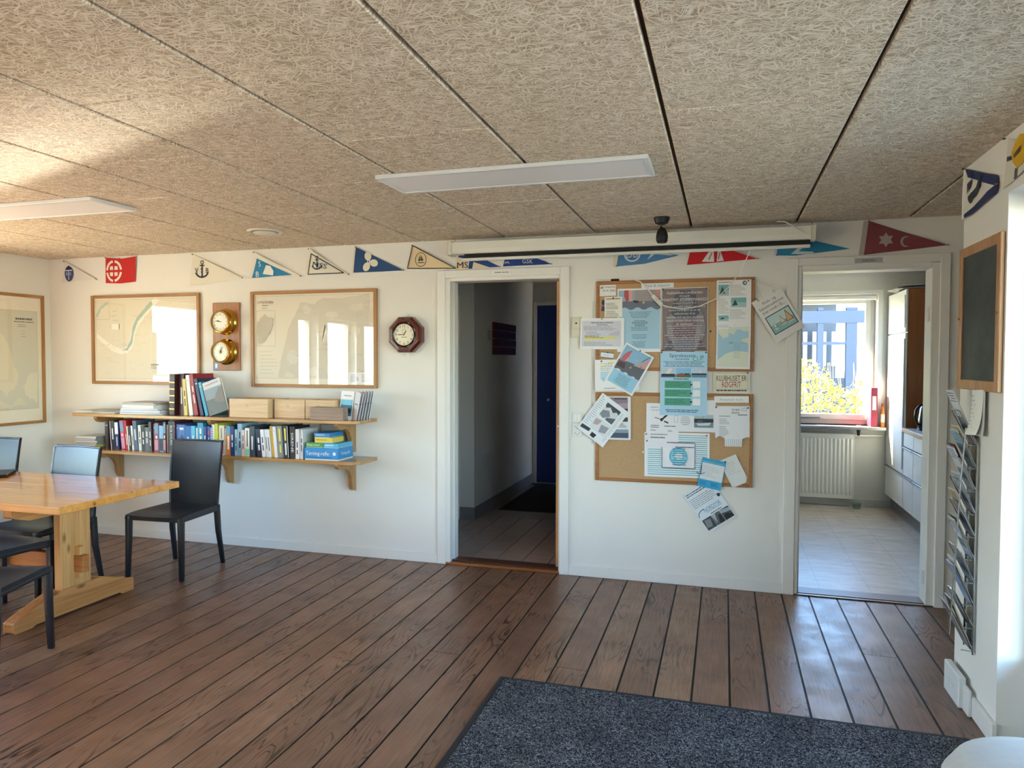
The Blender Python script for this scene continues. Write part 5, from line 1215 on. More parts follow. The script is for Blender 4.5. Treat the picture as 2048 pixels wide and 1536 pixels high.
# switches and wall boxes
o = empty('thermostat', (-0.978, -0.001, 1.722), label='cream wall box with a black dot, behind the lavender notice', cat='switch')
MB().box(-0.034, 0.034, -0.016, 0, -0.070, 0.070).build('housing', pm('d6d0bf', 0.45), o, bevel=0.003)
MB().box(-0.026, 0.026, -0.019, -0.016, -0.008, 0.060).build('upper_cover', pm('dad4c4', 0.45), o, bevel=0.002)
MB().box(-0.026, 0.026, -0.019, -0.016, -0.062, -0.012).build('lower_cover', pm('dad4c4', 0.45), o, bevel=0.002)
MB().lathe([(0.0, -0.023), (0.006, -0.022), (0.006, -0.019)], 12, 'y', (0.002, 0, 0.027)).build('button', M_BLACK, o)
o = empty('light_switch', (-0.968, -0.001, 1.101), label='double white light switch beside the hall doorway', cat='switch')
MB().box(-0.036, 0.036, -0.009, 0, -0.037, 0.037).build('plate', pm('e6e6e2', 0.4), o, bevel=0.003)
for a in (-0.012, 0.012): MB().box(a - 0.0112, a + 0.0112, -0.013, -0.009, -0.023, 0.023).build('rocker', pm('ecece8', 0.35), o, bevel=0.0015)
o = empty('wall_socket', (-0.968, -0.001, 1.015), label='white double wall socket under the light switch', cat='socket')
MB().box(-0.036, 0.036, -0.009, 0, -0.047, 0.047).build('plate', pm('e2e3e0', 0.4), o, bevel=0.003)
for zc in (0.022, -0.022):
    for a, b in ((-0.013, 0.0), (0.013, 0.0), (0.0, -0.011)): MB().lathe([(0.003, -0.0098), (0.0, -0.0098)], 10, 'y', (a, 0, zc + b), cap=False).build('pin_hole', pm('3a3a3c', 0.6), o)
MB().tube([(-0.862, -0.004, 1.90), (-0.866, -0.005, 1.70), (-0.868, -0.004, 1.30), (-0.866, -0.004, 0.92)], 0.0028, 6).build('wall_cable', pm('dcdad2', 0.5), None, smooth=True)
tag(bpy.data.objects['wall_cable'], 'thin white cable running down the wall left of the cork boards', 'cable')

# ------------------------------------------------------------------ pennants along the ceiling
def pennant(label, pts, c, hoist=None, emblem=None, wall='back', cord=None, seed=0, amp=0.005):
    """pts: outline (x,z) on the wall; emblem(print) draws in metres"""
    cx = sum(p_[0] for p_ in pts) / len(pts); cz = sum(p_[1] for p_ in pts) / len(pts)
    if wall == 'back': o = empty('pennant', (cx, -0.004, cz), label=label, cat='pennant', group='club pennants under the ceiling')
    else: o = empty('pennant', (XR - 0.004, -cx, cz), (0, 0, R(-90)), label=label, cat='pennant', group='club pennants under the ceiling')
    ph = seed * 1.7
    def warp(v):
        return Vector((v.x, v.y - amp * (1 + sin(v.x * 20 + ph + v.z * 9)), v.z))
    P = [(a - cx, b - cz) for a, b in pts]
    m = MB(); m.add([(a, 0, b) for a, b in P], [tuple(range(len(P)))])
    m.build('cloth', pm(c, 0.85), o, sub=13, warp=warp)
    if hoist:
        a, b, t, hc = hoist
        A, B = Vector((a[0] - cx, 0, a[1] - cz)), Vector((b[0] - cx, 0, b[1] - cz))
        mm = MB(); mm.add([A, A + Vector((-t, 0, 0)), B + Vector((-t, 0, 0)), B], [(0, 1, 2, 3)]); mm.build('hoist_band', pm(hc, 0.85), o, sub=9, warp=warp)
    if emblem:
        e = MB(); emblem(e, cx, cz)
        e.v = [(a, y * 5 - 0.0035, b) for a, y, b in e.v]
        e.build('emblem', None, o, sub=3, warp=warp)
    for a, b in (pts[0], pts[2] if len(pts) == 3 else pts[1]):
        MB().lathe([(0.0, -0.010), (0.004, -0.009), (0.004, -0.002), (0.001, 0.003)], 8, 'y', (a - cx, -0.009, b - cz)).build('pin', pm('6a5a48', 0.4), o)
    if cord:
        MB().tube([(a - cx, -0.006, b - cz) for a, b in cord], 0.0022, 6).build('cord', pm('c9bd9f', 0.8), o)
    return o
def EP(e, pts, c, y=0.0): e.add([(a, y, b) for a, b in pts], [tuple(range(len(pts)))], pm(c, 0.85))
def ET(e, t, x, z, size, c, rot=0, width=None, y=-0.0006): put_text(e, t, x, z, size, pm(c, 0.85), rot=rot, y=y, width=width)
def bar(e, a, b, w_, c, y=0.0):
    A, B = Vector(a), Vector(b); d = (B - A).normalized(); n = Vector((-d.y, d.x)) * w_ / 2
    EP(e, [tuple(A - n), tuple(B - n), tuple(B + n), tuple(A + n)], c, y)
def anchor(e, x, z, s_, c):
    bar(e, (x, z + 0.55 * s_), (x, z - 0.5 * s_), 0.11 * s_, c)
    bar(e, (x - 0.22 * s_, z + 0.42 * s_), (x + 0.22 * s_, z + 0.42 * s_), 0.09 * s_, c)
    for i in range(12):
        a0, a1 = R(30 * i), R(30 * i + 30); bar(e, (x + 0.13 * s_ * cos(a0), z + 0.68 * s_ + 0.13 * s_ * sin(a0)), (x + 0.13 * s_ * cos(a1), z + 0.68 * s_ + 0.13 * s_ * sin(a1)), 0.06 * s_, c)
    for i in range(10):
        a0, a1 = R(200 + 14 * i), R(214 + 14 * i); bar(e, (x + 0.6 * s_ * cos(a0), z + 0.06 * s_ + 0.58 * s_ * sin(a0)), (x + 0.6 * s_ * cos(a1), z + 0.06 * s_ + 0.58 * s_ * sin(a1)), 0.13 * s_, c)
def em_tbk(e, cx, cz):
    x0, z0 = -5.405 - cx, 2.228 - cz
    EP(e, ell(x0, z0, 0.052, 0.066, 20), '39497c'); EP(e, [(x0 - 0.035, z0 + 0.030), (x0, z0 + 0.075), (x0 + 0.035, z0 + 0.030)], '1c2450', -0.0004)
    bar(e, (x0 - 0.04, z0 + 0.028), (x0 + 0.04, z0 + 0.028), 0.009, 'd8d8e4', -0.0008); bar(e, (x0, z0 + 0.03), (x0, z0 - 0.052), 0.008, 'd8d8e4', -0.0008)
    ET(e, 'B', x0 - 0.022, z0, 0.036, 'd8d8e4'); ET(e, 'K', x0 + 0.022, z0, 0.036, 'd8d8e4')
pennant('white pennant with a round dark blue badge, nearest the left corner', [(-5.458, 2.336), (-5.507, 2.153), (-5.11, 2.175)], 'e4dfdc', None, em_tbk, cord=[(-5.47, 2.345), (-5.10, 2.165)], seed=1)
def em_red(e, cx, cz):
    x0, z0 = -4.925 - cx, 2.235 - cz
    for a0 in (8, 98, 188, 278):
        for i in range(6):
            a, b = R(a0 + 12.5 * i), R(a0 + 12.5 * i + 13); bar(e, (x0 + 0.070 * cos(a), z0 + 0.082 * sin(a)), (x0 + 0.070 * cos(b), z0 + 0.082 * sin(b)), 0.020, 'f2ded6')
    for sx in (-1, 1):
        for sz in (-1, 1): EP(e, [(x0 + sx * 0.006, z0 + sz * 0.010), (x0 + sx * 0.040, z0 + sz * 0.010), (x0 + sx * 0.038, z0 + sz * 0.040), (x0 + sx * 0.008, z0 + sz * 0.042)], 'f2ded6')
pennant('square red flag with a white lifebuoy emblem', [(-5.010, 2.350), (-4.86, 2.338), (-4.698, 2.350), (-4.712, 2.142), (-4.86, 2.130), (-5.022, 2.138)], 'c62a28', ((-5.012, 2.35), (-5.022, 2.138), 0.012, 'eae4da'), em_red, seed=2)
def em_vsb(e, cx, cz):
    x0, z0 = -4.045 - cx, 2.215 - cz
    anchor(e, x0, z0 - 0.005, 0.10, '2c3140'); ET(e, 'V', x0 - 0.048, z0, 0.055, '2c3140'); ET(e, 'S', x0, z0, 0.055, '2c3140', y=-0.001); ET(e, 'B', x0 + 0.050, z0 - 0.004, 0.055, '2c3140')
pennant('white pennant with a black anchor and the letters VSB', [(-4.130, 2.343), (-4.163, 2.091), (-3.658, 2.140)], 'e8e2d4', None, em_vsb, cord=[(-4.14, 2.352), (-3.66, 2.142)], seed=3)
def em_sb(e, cx, cz):
    EP(e, [(-3.530 - cx, 2.290 - cz), (-3.575 - cx, 2.137 - cz), (-3.215 - cx, 2.150 - cz)], '2f86b4')
    ET(e, 'S', -3.502 - cx, 2.245 - cz, 0.060, 'f0eee8'); ET(e, 'B', -3.525 - cx, 2.166 - cz, 0.060, 'f0eee8')
    EP(e, [(-3.475 - cx, 2.165 - cz), (-3.440 - cx, 2.232 - cz), (-3.400 - cx, 2.225 - cz), (-3.372 - cx, 2.185 - cz), (-3.376 - cx, 2.150 - cz)], 'f0eee8', -0.0006)
pennant('white-bordered blue pennant with the letters S and B and a white sail', [(-3.554, 2.336), (-3.607, 2.130), (-3.134, 2.138)], 'eae5da', None, em_sb, cord=[(-3.56, 2.346), (-3.12, 2.135)], seed=4)
def em_nss(e, cx, cz):
    A, B, C_ = (-3.040 - cx, 2.305 - cz), (-3.073 - cx, 2.150 - cz), (-2.765 - cx, 2.152 - cz)
    for a, b in ((A, B), (B, C_), (C_, A)): bar(e, a, b, 0.007, '2c3440')
    anchor(e, -2.990 - cx, 2.225 - cz, 0.075, '1f3a56'); ET(e, 'NSS', -2.965 - cx, 2.215 - cz, 0.052, '1f3a56', -12, 0.12)
pennant('white pennant with a dark border, an anchor and the letters NSS', [(-3.062, 2.343), (-3.100, 2.146), (-2.721, 2.138)], 'e8e2d2', None, em_nss, cord=[(-3.05, 2.348), (-2.715, 2.136)], seed=5)
def em_prop(e, cx, cz):
    x0, z0 = -2.555 - cx, 2.228 - cz
    for a in (100, 345, 225 + 20):
        EP(e, [(x0 + (0.042 + 0.034 * cos(t)) * cos(R(a)) - 0.027 * sin(t) * sin(R(a)), z0 + (0.042 + 0.034 * cos(t)) * sin(R(a)) + 0.027 * sin(t) * cos(R(a))) for t in [2 * pi * i / 16 for i in range(16)]], 'ece4d0')
    EP(e, ell(x0, z0, 0.013, 0.013, 12), 'ece4d0', -0.0005); EP(e, ell(x0, z0, 0.006, 0.006, 10), '2a4a72', -0.001)
pennant('navy blue pennant with a white three-bladed propeller', [(-2.661, 2.341), (-2.683, 2.150), (-2.268, 2.153)], '2b4d7c', ((-2.661, 2.341), (-2.683, 2.150), 0.014, 'e6dcc4'), em_prop, seed=6)
def em_su(e, cx, cz):
    x0, z0 = -2.135 - cx, 2.228 - cz
    for i in range(20):
        a, b = R(18 * i), R(18 * i + 18); bar(e, (x0 + 0.043 * cos(a), z0 + 0.05 * sin(a)), (x0 + 0.043 * cos(b), z0 + 0.05 * sin(b)), 0.004, '3a352c')
    EP(e, [(x0 - 0.022, z0 - 0.01), (x0 - 0.006, z0 + 0.034), (x0 - 0.003, z0 - 0.01)], '4a443a'); EP(e, [(x0 + 0.002, z0 - 0.01), (x0 + 0.003, z0 + 0.036), (x0 + 0.020, z0 - 0.008)], '4a443a'); bar(e, (x0 - 0.025, z0 - 0.022), (x0 + 0.025, z0 - 0.022), 0.006, '4a443a')
    for a, b in (((-2.20, 2.333), (-2.236, 2.166)), ((-2.236, 2.166), (-1.86, 2.154)), ((-2.20, 2.333), (-1.86, 2.154))): bar(e, (a[0] - cx, a[1] - cz), (b[0] - cx, b[1] - cz), 0.007, '4a4030', -0.0006)
pennant('cream pennant with a small round sailing badge beside the hall doorway', [(-2.200, 2.333), (-2.236, 2.166), (-1.860, 2.154)], 'e6cfa6', None, em_su, seed=7)
def em_ms(e, cx, cz):
    EP(e, [(-1.85 - cx, 2.235 - cz), (-1.862 - cx, 2.146 - cz), (-1.765 - cx, 2.148 - cz), (-1.755 - cx, 2.215 - cz)], 'e8d6b4')
    EP(e, [(-1.735 - cx, 2.149 - cz), (-1.725 - cx, 2.195 - cz), (-1.60 - cx, 2.152 - cz)], 'e8d6b4')
    ET(e, 'MS', -1.808 - cx, 2.176 - cz, 0.060, '242a3c', width=0.085)
pennant('blue and cream pennant with the letters MS behind the projection screen', [(-1.830, 2.300), (-1.862, 2.146), (-1.528, 2.156)], '24468a', None, em_ms, seed=8, amp=0.003)
def em_gsk(e, cx, cz):
    ET(e, 'GSK', -1.325 - cx, 2.186 - cz, 0.042, 'e8e4d8', -4, 0.075); ET(e, '3', -1.475 - cx, 2.18 - cz, 0.045, 'e8e4d8', 90)
pennant('navy pennant with the letters GSK half hidden by the projection screen', [(-1.470, 2.290), (-1.507, 2.156), (-1.151, 2.160)], '1f3f86', ((-1.47, 2.29), (-1.507, 2.156), 0.006, 'e6dfce'), em_gsk, seed=9, amp=0.003)
def em_db(e, cx, cz):
    x0, z0 = -0.600 - cx, 2.205 - cz
    for i in range(20):
        a, b = R(18 * i), R(18 * i + 18); bar(e, (x0 + 0.050 * cos(a), z0 + 0.045 * sin(a)), (x0 + 0.050 * cos(b), z0 + 0.045 * sin(b)), 0.010, 'e4e6e8')
    ET(e, 'DB', x0, z0, 0.062, 'e4e6e8'); EP(e, [(-0.50 - cx, 2.165 - cz), (-0.47 - cx, 2.215 - cz), (-0.32 - cx, 2.196 - cz), (-0.35 - cx, 2.188 - cz), (-0.45 - cx, 2.20 - cz)], 'd4d8d6')
pennant('faded blue pennant with white round lettering under the projection screen', [(-0.675, 2.300), (-0.705, 2.128), (-0.52, 2.140), (-0.294, 2.186)], '4f84b4', ((-0.675, 2.30), (-0.705, 2.128), 0.022, 'e0d2b4'), em_db, seed=10, amp=0.003)
def em_rs(e, cx, cz):
    EP(e, [(-0.148 - cx, 2.140 - cz), (-0.075 - cx, 2.245 - cz), (-0.070 - cx, 2.135 - cz)], 'e6e2e0'); EP(e, [(-0.055 - cx, 2.137 - cz), (-0.045 - cx, 2.245 - cz), (-0.010 - cx, 2.140 - cz)], 'e6e2e0')
    bar(e, (-0.105 - cx, 2.150 - cz), (-0.085 - cx, 2.195 - cz), 0.008, 'a8787c', -0.0006); bar(e, (-0.045 - cx, 2.150 - cz), (-0.035 - cx, 2.195 - cz), 0.007, 'a8787c', -0.0006)
pennant('bright red pennant with two white sails under the projection screen', [(-0.205, 2.300), (-0.242, 2.122), (0.199, 2.146)], 'cc2028', ((-0.205, 2.30), (-0.242, 2.122), 0.014, 'e6e0d8'), em_rs, cord=[(0.0, 2.232), (0.215, 2.143)], seed=11, amp=0.003)
def em_teal(e, cx, cz):
    EP(e, [(0.395 - cx, 2.168 - cz), (0.47 - cx, 2.235 - cz), (0.50 - cx, 2.235 - cz), (0.44 - cx, 2.182 - cz), (0.525 - cx, 2.178 - cz), (0.535 - cx, 2.160 - cz)], 'c8d6d8')
pennant('teal pennant with a slanting white letter beside the end of the projection screen', [(0.330, 2.320), (0.310, 2.163), (0.42, 2.157), (0.736, 2.187), (0.52, 2.25)], '2f86ae', ((0.33, 2.32), (0.31, 2.163), 0.016, 'd6dade'), em_teal, seed=12, amp=0.003)
def em_star(e, cx, cz):
    x0, z0 = 0.935 - cx, 2.232 - cz
    for k in (0, 1): EP(e, [(x0 + 0.046 * cos(R(90 + 180 * k + 120 * i)), z0 + 0.046 * sin(R(90 + 180 * k + 120 * i))) for i in range(3)], 'b8a89c', -0.0003 * k)
    x1, z1 = 1.045 - cx, 2.218 - cz
    EP(e, [(x1 + 0.030 * cos(R(a)), z1 + 0.033 * sin(R(a))) for a in range(60, 301, 20)] + [(x1 + 0.010 + 0.026 * cos(R(a)), z1 + 0.027 * sin(R(a))) for a in range(290, 69, -20)], 'b8a89c')
pennant('faded dusky red pennant with a star and crescent above the kitchen doorway', [(0.838, 2.352), (0.815, 2.146), (1.271, 2.186)], '87444a', ((0.838, 2.352), (0.815, 2.146), 0.028, 'b4aea4'), em_star, seed=13)
def em_pen(e, cx, cz):
    def Q(l): return [(a - cx, b - cz) for a, b in l]
    EP(e, Q([(1.205, 2.350), (1.60, 2.225), (1.615, 2.180), (1.240, 2.305)]), '27325e'); EP(e, Q([(1.225, 2.146), (1.615, 2.195), (1.60, 2.155), (1.30, 2.130), (1.225, 2.130)]), '27325e', -0.0003)
    EP(e, Q([(1.26, 2.215), (1.29, 2.225), (1.36, 2.235), (1.405, 2.262), (1.44, 2.262), (1.425, 2.235), (1.44, 2.222), (1.40, 2.220), (1.36, 2.200), (1.31, 2.195), (1.30, 2.178), (1.285, 2.182), (1.265, 2.200)]), '3a3a42', -0.0006)
    EP(e, Q([(1.245, 2.275), (1.30, 2.285), (1.28, 2.25), (1.265, 2.245), (1.25, 2.225)]), '3a3a42', -0.0006)
pennant('white pennant with dark blue borders and a dark penguin on the right wall', [(1.200, 2.352), (1.195, 2.130), (1.62, 2.188)], 'e4e0d6', ((1.200, 2.352), (1.195, 2.130), 0.020, 'eeeae2'), em_pen, wall='right', seed=14, amp=0.004)
def em_bee(e, cx, cz):
    def Q(l): return [(a - cx, b - cz) for a, b in l]
    EP(e, Q([(1.74, 2.275), (1.80, 2.305), (1.84, 2.315), (1.90, 2.30), (1.92, 2.24), (1.86, 2.20), (1.80, 2.205), (1.755, 2.235)]), 'd8a828'); EP(e, Q([(1.70, 2.27), (1.745, 2.262), (1.75, 2.248), (1.70, 2.252)]), '4a4c58', -0.0004); EP(e, Q([(1.79, 2.205), (1.81, 2.20), (1.79, 2.165), (1.775, 2.168)]), '4a4c58', -0.0004); EP(e, Q([(1.77, 2.26), (1.86, 2.27), (1.85, 2.25), (1.775, 2.245)]), '6a5a38', -0.0004)
pennant('white pennant with a golden emblem at the right edge above the entrance', [(1.690, 2.342), (1.665, 2.158), (2.10, 2.20)], 'dcd6c8', ((1.690, 2.342), (1.665, 2.158), 0.012, 'ece8de'), em_bee, wall='right', seed=15, amp=0.004)

# ------------------------------------------------------------------ projection screen, lamps and other ceiling things
ps = empty('projection_screen', (-0.67, -0.12, 2.27), label='long white roller projection screen case under the ceiling', cat='screen')
MB().prism([(-0.045, 0.046), (-0.045, -0.005), (-0.040, -0.036), (0.04, -0.036), (0.045, 0.046)], -1.165, 1.165, 'x').build('case', pm('e2e0d6', 0.4), ps, bevel=0.003)
for s_ in (-1, 1):
    MB().prism([(-0.050, 0.050), (-0.050, -0.012), (-0.042, -0.042), (0.045, -0.042), (0.050, 0.050)], s_ * 1.178 - 0.013, s_ * 1.178 + 0.013, 'x').build('end_cap', pm('dcd8c8', 0.45), ps, bevel=0.003)
MB().box(-1.08, 1.165, -0.014, -0.008, -0.070, -0.036).build('screen_cloth', pm('0c0c0d', 0.7), ps)
MB().lathe([(0.0, -1.10), (0.011, -1.099), (0.011, 1.164), (0.0, 1.165)], 14, 'x', (0, -0.011, -0.074)).build('bottom_bar', pm('eceae4', 0.35), ps, smooth=True)
for x_ in (-1.165, 1.165):
    MB().tube([(x_, 0, 0.048), (x_ + 0.012, 0, 0.066), (x_, 0, 0.0887)], 0.002, 6).build('hanger_wire', M_STEEL, ps)
MB().box(0.28, 0.32, -0.02, 0.02, 0.046, 0.060).build('bracket', pm('c8a878', 0.5), ps, bevel=0.002)
cb = empty('cable', label='white cable with an inline switch looping from the screen across the upper cork board', cat='cable')
cp = [(0.150, -0.115, 2.195), (0.128, -0.08, 2.14), (0.09, -0.05, 2.06), (0.02, -0.034, 1.965), (-0.06, -0.031, 1.892), (-0.16, -0.030, 1.848), (-0.26, -0.030, 1.832), (-0.34, -0.030, 1.843), (-0.40, -0.030, 1.862)]
cp2 = [(-0.462, -0.030, 1.925), (-0.505, -0.028, 1.985), (-0.545, -0.026, 2.020), (-0.595, -0.024, 2.036)]
MB().tube(cp, 0.0036, 7).build('lower_lead', pm('ecebe6', 0.4), cb, smooth=True)
MB().tube(cp2, 0.0036, 7).build('upper_lead', pm('ecebe6', 0.4), cb, smooth=True)
sw = empty('inline_switch', (-0.431, -0.030, 1.893), (0, R(46), 0)); sw.parent = cb
MB().box(-0.046, 0.046, -0.012, 0.010, -0.014, 0.014).build('housing', pm('e4e2da', 0.4), sw, bevel=0.006, seg=2)
MB().box(-0.016, 0.010, -0.016, -0.012, -0.007, 0.007).build('rocker', pm('d2d0c8', 0.4), sw, bevel=0.002)
o = MB().tube([(0.300, -0.15, 2.352), (0.345, -0.165, 2.345), (0.385, -0.17, 2.32), (0.43, -0.168, 2.285), (0.475, -0.165, 2.262), (0.510, -0.16, 2.252)], 0.0036, 7).build('screen_cable', pm('ecebe6', 0.4), smooth=True)
tag(o, 'short white cable drooping over the right end of the projection screen', 'cable')
def panel_lamp(x, y, label):
    o = empty('ceiling_lamp', (x, y, H), label=label, cat='lamp', group='flat ceiling panel lamps')
    w_, d_ = 1.26, 0.315; f = 0.022
    MB().box(-w_ / 2, w_ / 2, -d_ / 2, -d_ / 2 + f, -0.020, -0.001).build('frame_rail', M_ALU, o, bevel=0.002)
    MB().box(-w_ / 2, w_ / 2, d_ / 2 - f, d_ / 2, -0.020, -0.001).build('frame_rail', M_ALU, o, bevel=0.002)
    MB().box(-w_ / 2, -w_ / 2 + f, -d_ / 2 + f, d_ / 2 - f, -0.020, -0.001).build('frame_end', M_ALU, o, bevel=0.002)
    MB().box(w_ / 2 - f, w_ / 2, -d_ / 2 + f, d_ / 2 - f, -0.020, -0.001).build('frame_end', M_ALU, o, bevel=0.002)
    MB().box(-w_ / 2 + f, w_ / 2 - f, -d_ / 2 + f, d_ / 2 - f, -0.017, -0.013).build('diffuser', pm('f6f3f6', 0.5), o)
    MB().box(-w_ / 2 + 0.01, w_ / 2 - 0.01, -d_ / 2 + 0.01, d_ / 2 - 0.01, -0.012, 0.0).build('back_plate', M_WHITE, o)
panel_lamp(-0.945, -1.655, 'flat white ceiling panel lamp with aluminium frame in the middle of the ceiling')
panel_lamp(-3.86, -1.675, 'flat white ceiling panel lamp cut by the left edge of the picture')
o = empty('ceiling_vent', (-2.965, -0.695, H), label='round white ceiling vent above the shelves', cat='vent')
MB().lathe([(0.115, 0.0), (0.118, -0.006), (0.108, -0.014), (0.088, -0.010), (0.082, 0.0)], 36, 'z').build('ring', pm('e6dfd2', 0.45), o, smooth=True)
MB().lathe([(0.0, -0.024), (0.068, -0.022), (0.078, -0.014), (0.070, -0.006), (0.0, -0.004)], 36, 'z').build('valve_disc', pm('e8e2d6', 0.45), o, smooth=True)
o = empty('spot_lamp', (-0.372, -0.43, H), label='small black spot lamp on the ceiling before the screen', cat='lamp')
MB().lathe([(0.048, 0.0), (0.047, -0.012), (0.038, -0.036), (0.020, -0.044), (0.0, -0.046)], 24, 'z').build('ceiling_rose', M_BLACK, o, smooth=True)
MB().tube([(0, 0, -0.044), (0.002, 0, -0.072)], 0.0035, 8).build('stem', M_STEEL, o)
MB().tube([(-0.005, -0.004, -0.052), (-0.006, -0.004, -0.08)], 0.004, 8).build('joint', M_BLACK, o)
MB().lathe([(0.012, 0.045), (0.022, 0.038), (0.033, 0.012), (0.036, -0.012), (0.033, -0.036), (0.026, -0.046), (0.0, -0.046)], 24, 'z', (0.002, 0, -0.108)).build('lamp_head', M_BLACK, o, smooth=True)
# entrance mat
o = empty('entrance_mat', (-0.02, -2.45, 0), label='large blue-grey speckled entrance mat with black rubber border', cat='mat')
MB().box(-0.975, 0.965, -0.76, 0.76, 0.0003, 0.007).build('rubber_border', M_RUBBER, o, bevel=0.002)
MB().box(-0.945, 0.935, -0.73, 0.73, 0.007, 0.013).build('pile', M_MAT, o, bevel=0.002)

# ------------------------------------------------------------------ right wall: blackboard, leaflets, magazine rack, socket
o = empty('blackboard', (XR - 0.001, -1.432, 1.683), (0, 0, R(-90)), label='small blackboard in a beech frame on the right wall', cat='blackboard')
bw, bh = 0.505, 0.622
MB().box(-bw / 2, -bw / 2 + 0.042, -0.017, 0, -bh / 2, bh / 2).build('frame_side', M_CHALKFRAME, o, bevel=0.003)
MB().box(bw / 2 - 0.042, bw / 2, -0.017, 0, -bh / 2, bh / 2).build('frame_side', M_CHALKFRAME, o, bevel=0.003)
MB().box(-bw / 2 + 0.042, bw / 2 - 0.042, -0.017, 0, bh / 2 - 0.042, bh / 2).build('frame_rail', M_CHALKFRAME, o, bevel=0.003)
MB().box(-bw / 2 + 0.042, bw / 2 - 0.042, -0.017, 0, -bh / 2, -bh / 2 + 0.042).build('frame_rail', M_CHALKFRAME, o, bevel=0.003)
MB().box(-bw / 2 + 0.040, bw / 2 - 0.040, -0.010, -0.003, -bh / 2 + 0.040, bh / 2 - 0.040).build('slate', mat_noise('chalky_slate', '2f3634', '4c5450', 3.5, 0.6, 0.05), o)
for z_ in (0.0, 0.02): pass
MB().lathe([(0.0, -0.024), (0.005, -0.022), (0.005, -0.016)], 10, 'y', (bw / 2 - 0.021, 0, 0.0)).build('screw', M_BRASS, o)
MB().lathe([(0.0, -0.024), (0.005, -0.022), (0.005, -0.016)], 10, 'y', (-bw / 2 + 0.021, 0, 0.0)).build('screw', M_BRASS, o)
def rackp(u, out, z): return (XR - 0.004 - out, u, z)
YN, YR = -1.452, -1.337
rk = empty('magazine_rack', (0, 0, 0), label='chromed wire magazine rack with ten pockets on the right wall', cat='rack')
MB().tube([rackp(YN, 0.006, 0.255), rackp(YN, 0.006, 1.150), rackp(YN + 0.012, 0.006, 1.170), rackp(YR - 0.012, 0.006, 1.170), rackp(YR, 0.006, 1.150), rackp(YR, 0.006, 0.255)], 0.0042, 8).build('wall_frame', M_STEEL, rk, smooth=True)
MB().tube([rackp(YN, 0.050, 1.215), rackp(YN, 0.064, 1.0), rackp(YN, 0.082, 0.60), rackp(YN, 0.096, 0.335)], 0.0036, 8).build('brace', M_STEEL, rk, smooth=True)
ZP = [0.268 + 0.0968 * i for i in range(10)]
pocket0 = None
for z_ in reversed(ZP):
    if pocket0 is None:
        m = MB()
        m.tube([rackp(YN, 0.004, 0.0), rackp(YN, 0.072, 0.141), rackp(YN + 0.012, 0.075, 0.147), rackp(YR - 0.012, 0.075, 0.147), rackp(YR, 0.072, 0.141), rackp(YR, 0.004, 0.0)], 0.0032, 6, closed=True)
        pocket0 = m.build('pocket_wire', M_STEEL, rk, smooth=True)
        pw1 = MB().tube([rackp(YN + 0.038, 0.006, 0.002), rackp(YN + 0.038, 0.074, 0.146)], 0.002, 6).build('pocket_bar', M_STEEL, rk)
        pw2 = MB().tube([rackp(YN + 0.077, 0.006, 0.002), rackp(YN + 0.077, 0.074, 0.146)], 0.002, 6).build('pocket_bar', M_STEEL, rk)
        pw3 = MB().tube([rackp(YN, 0.05, 0.004), rackp(YN, 0.004, 0.0)], 0.0024, 6).build('pocket_stay', M_STEEL, rk)
        for q_ in (pocket0, pw1, pw2, pw3): q_.location = (0, 0, z_)
    else:
        for q_ in (pocket0, pw1, pw2, pw3): copy_part(q_, rk, (0, 0, z_))
MAGS = [(9, 0.245, 0.016, 'dfe2e8', 'white printed sheet standing highest in the magazine rack', 'd'), (8, 0.185, 0.014, 'd9c4a0', 'beige magazine in the second rack pocket from the top', 'k'), (8, 0.168, 0.034, '9cc4d8', 'pale blue brochure at the front of the second rack pocket', 'b'), (7, 0.206, 0.014, '26262a', 'black magazine in the third rack pocket from the top', 'p'),
        (7, 0.194, 0.036, 'cfd4da', 'white brochure curling out of the third rack pocket', 'b'), (6, 0.176, 0.014, 'c6ccd6', 'white brochure in the fourth rack pocket from the top', 'b'), (5, 0.202, 0.016, 'b89f78', 'thick tan magazine in the fifth rack pocket from the top', 'k'), (4, 0.185, 0.014, '2c3034', 'dark brochure with a green mark in the sixth rack pocket', 'g'),
        (4, 0.176, 0.034, 'b9c0cc', 'white and grey brochure at the front of the sixth rack pocket', 'k'), (3, 0.129, 0.016, 'cdd2da', 'low white brochure in the seventh rack pocket from the top', 'b'), (2, 0.198, 0.014, 'c8d4e2', 'pale blue brochure with a red mark in the eighth rack pocket', 'r'), (2, 0.176, 0.034, '7f94b4', 'blue-grey brochure at the front of the eighth rack pocket', 'b'),
        (0, 0.219, 0.012, '1c1a1a', 'black-backed magazine at the rear of the lowest rack pocket', 'k'), (0, 0.185, 0.030, 'd9c9a2', 'cream magazine in the middle of the lowest rack pocket', 'k'), (0, 0.206, 0.046, '3a342c', 'dark brown magazine at the front of the lowest rack pocket', 'k')]
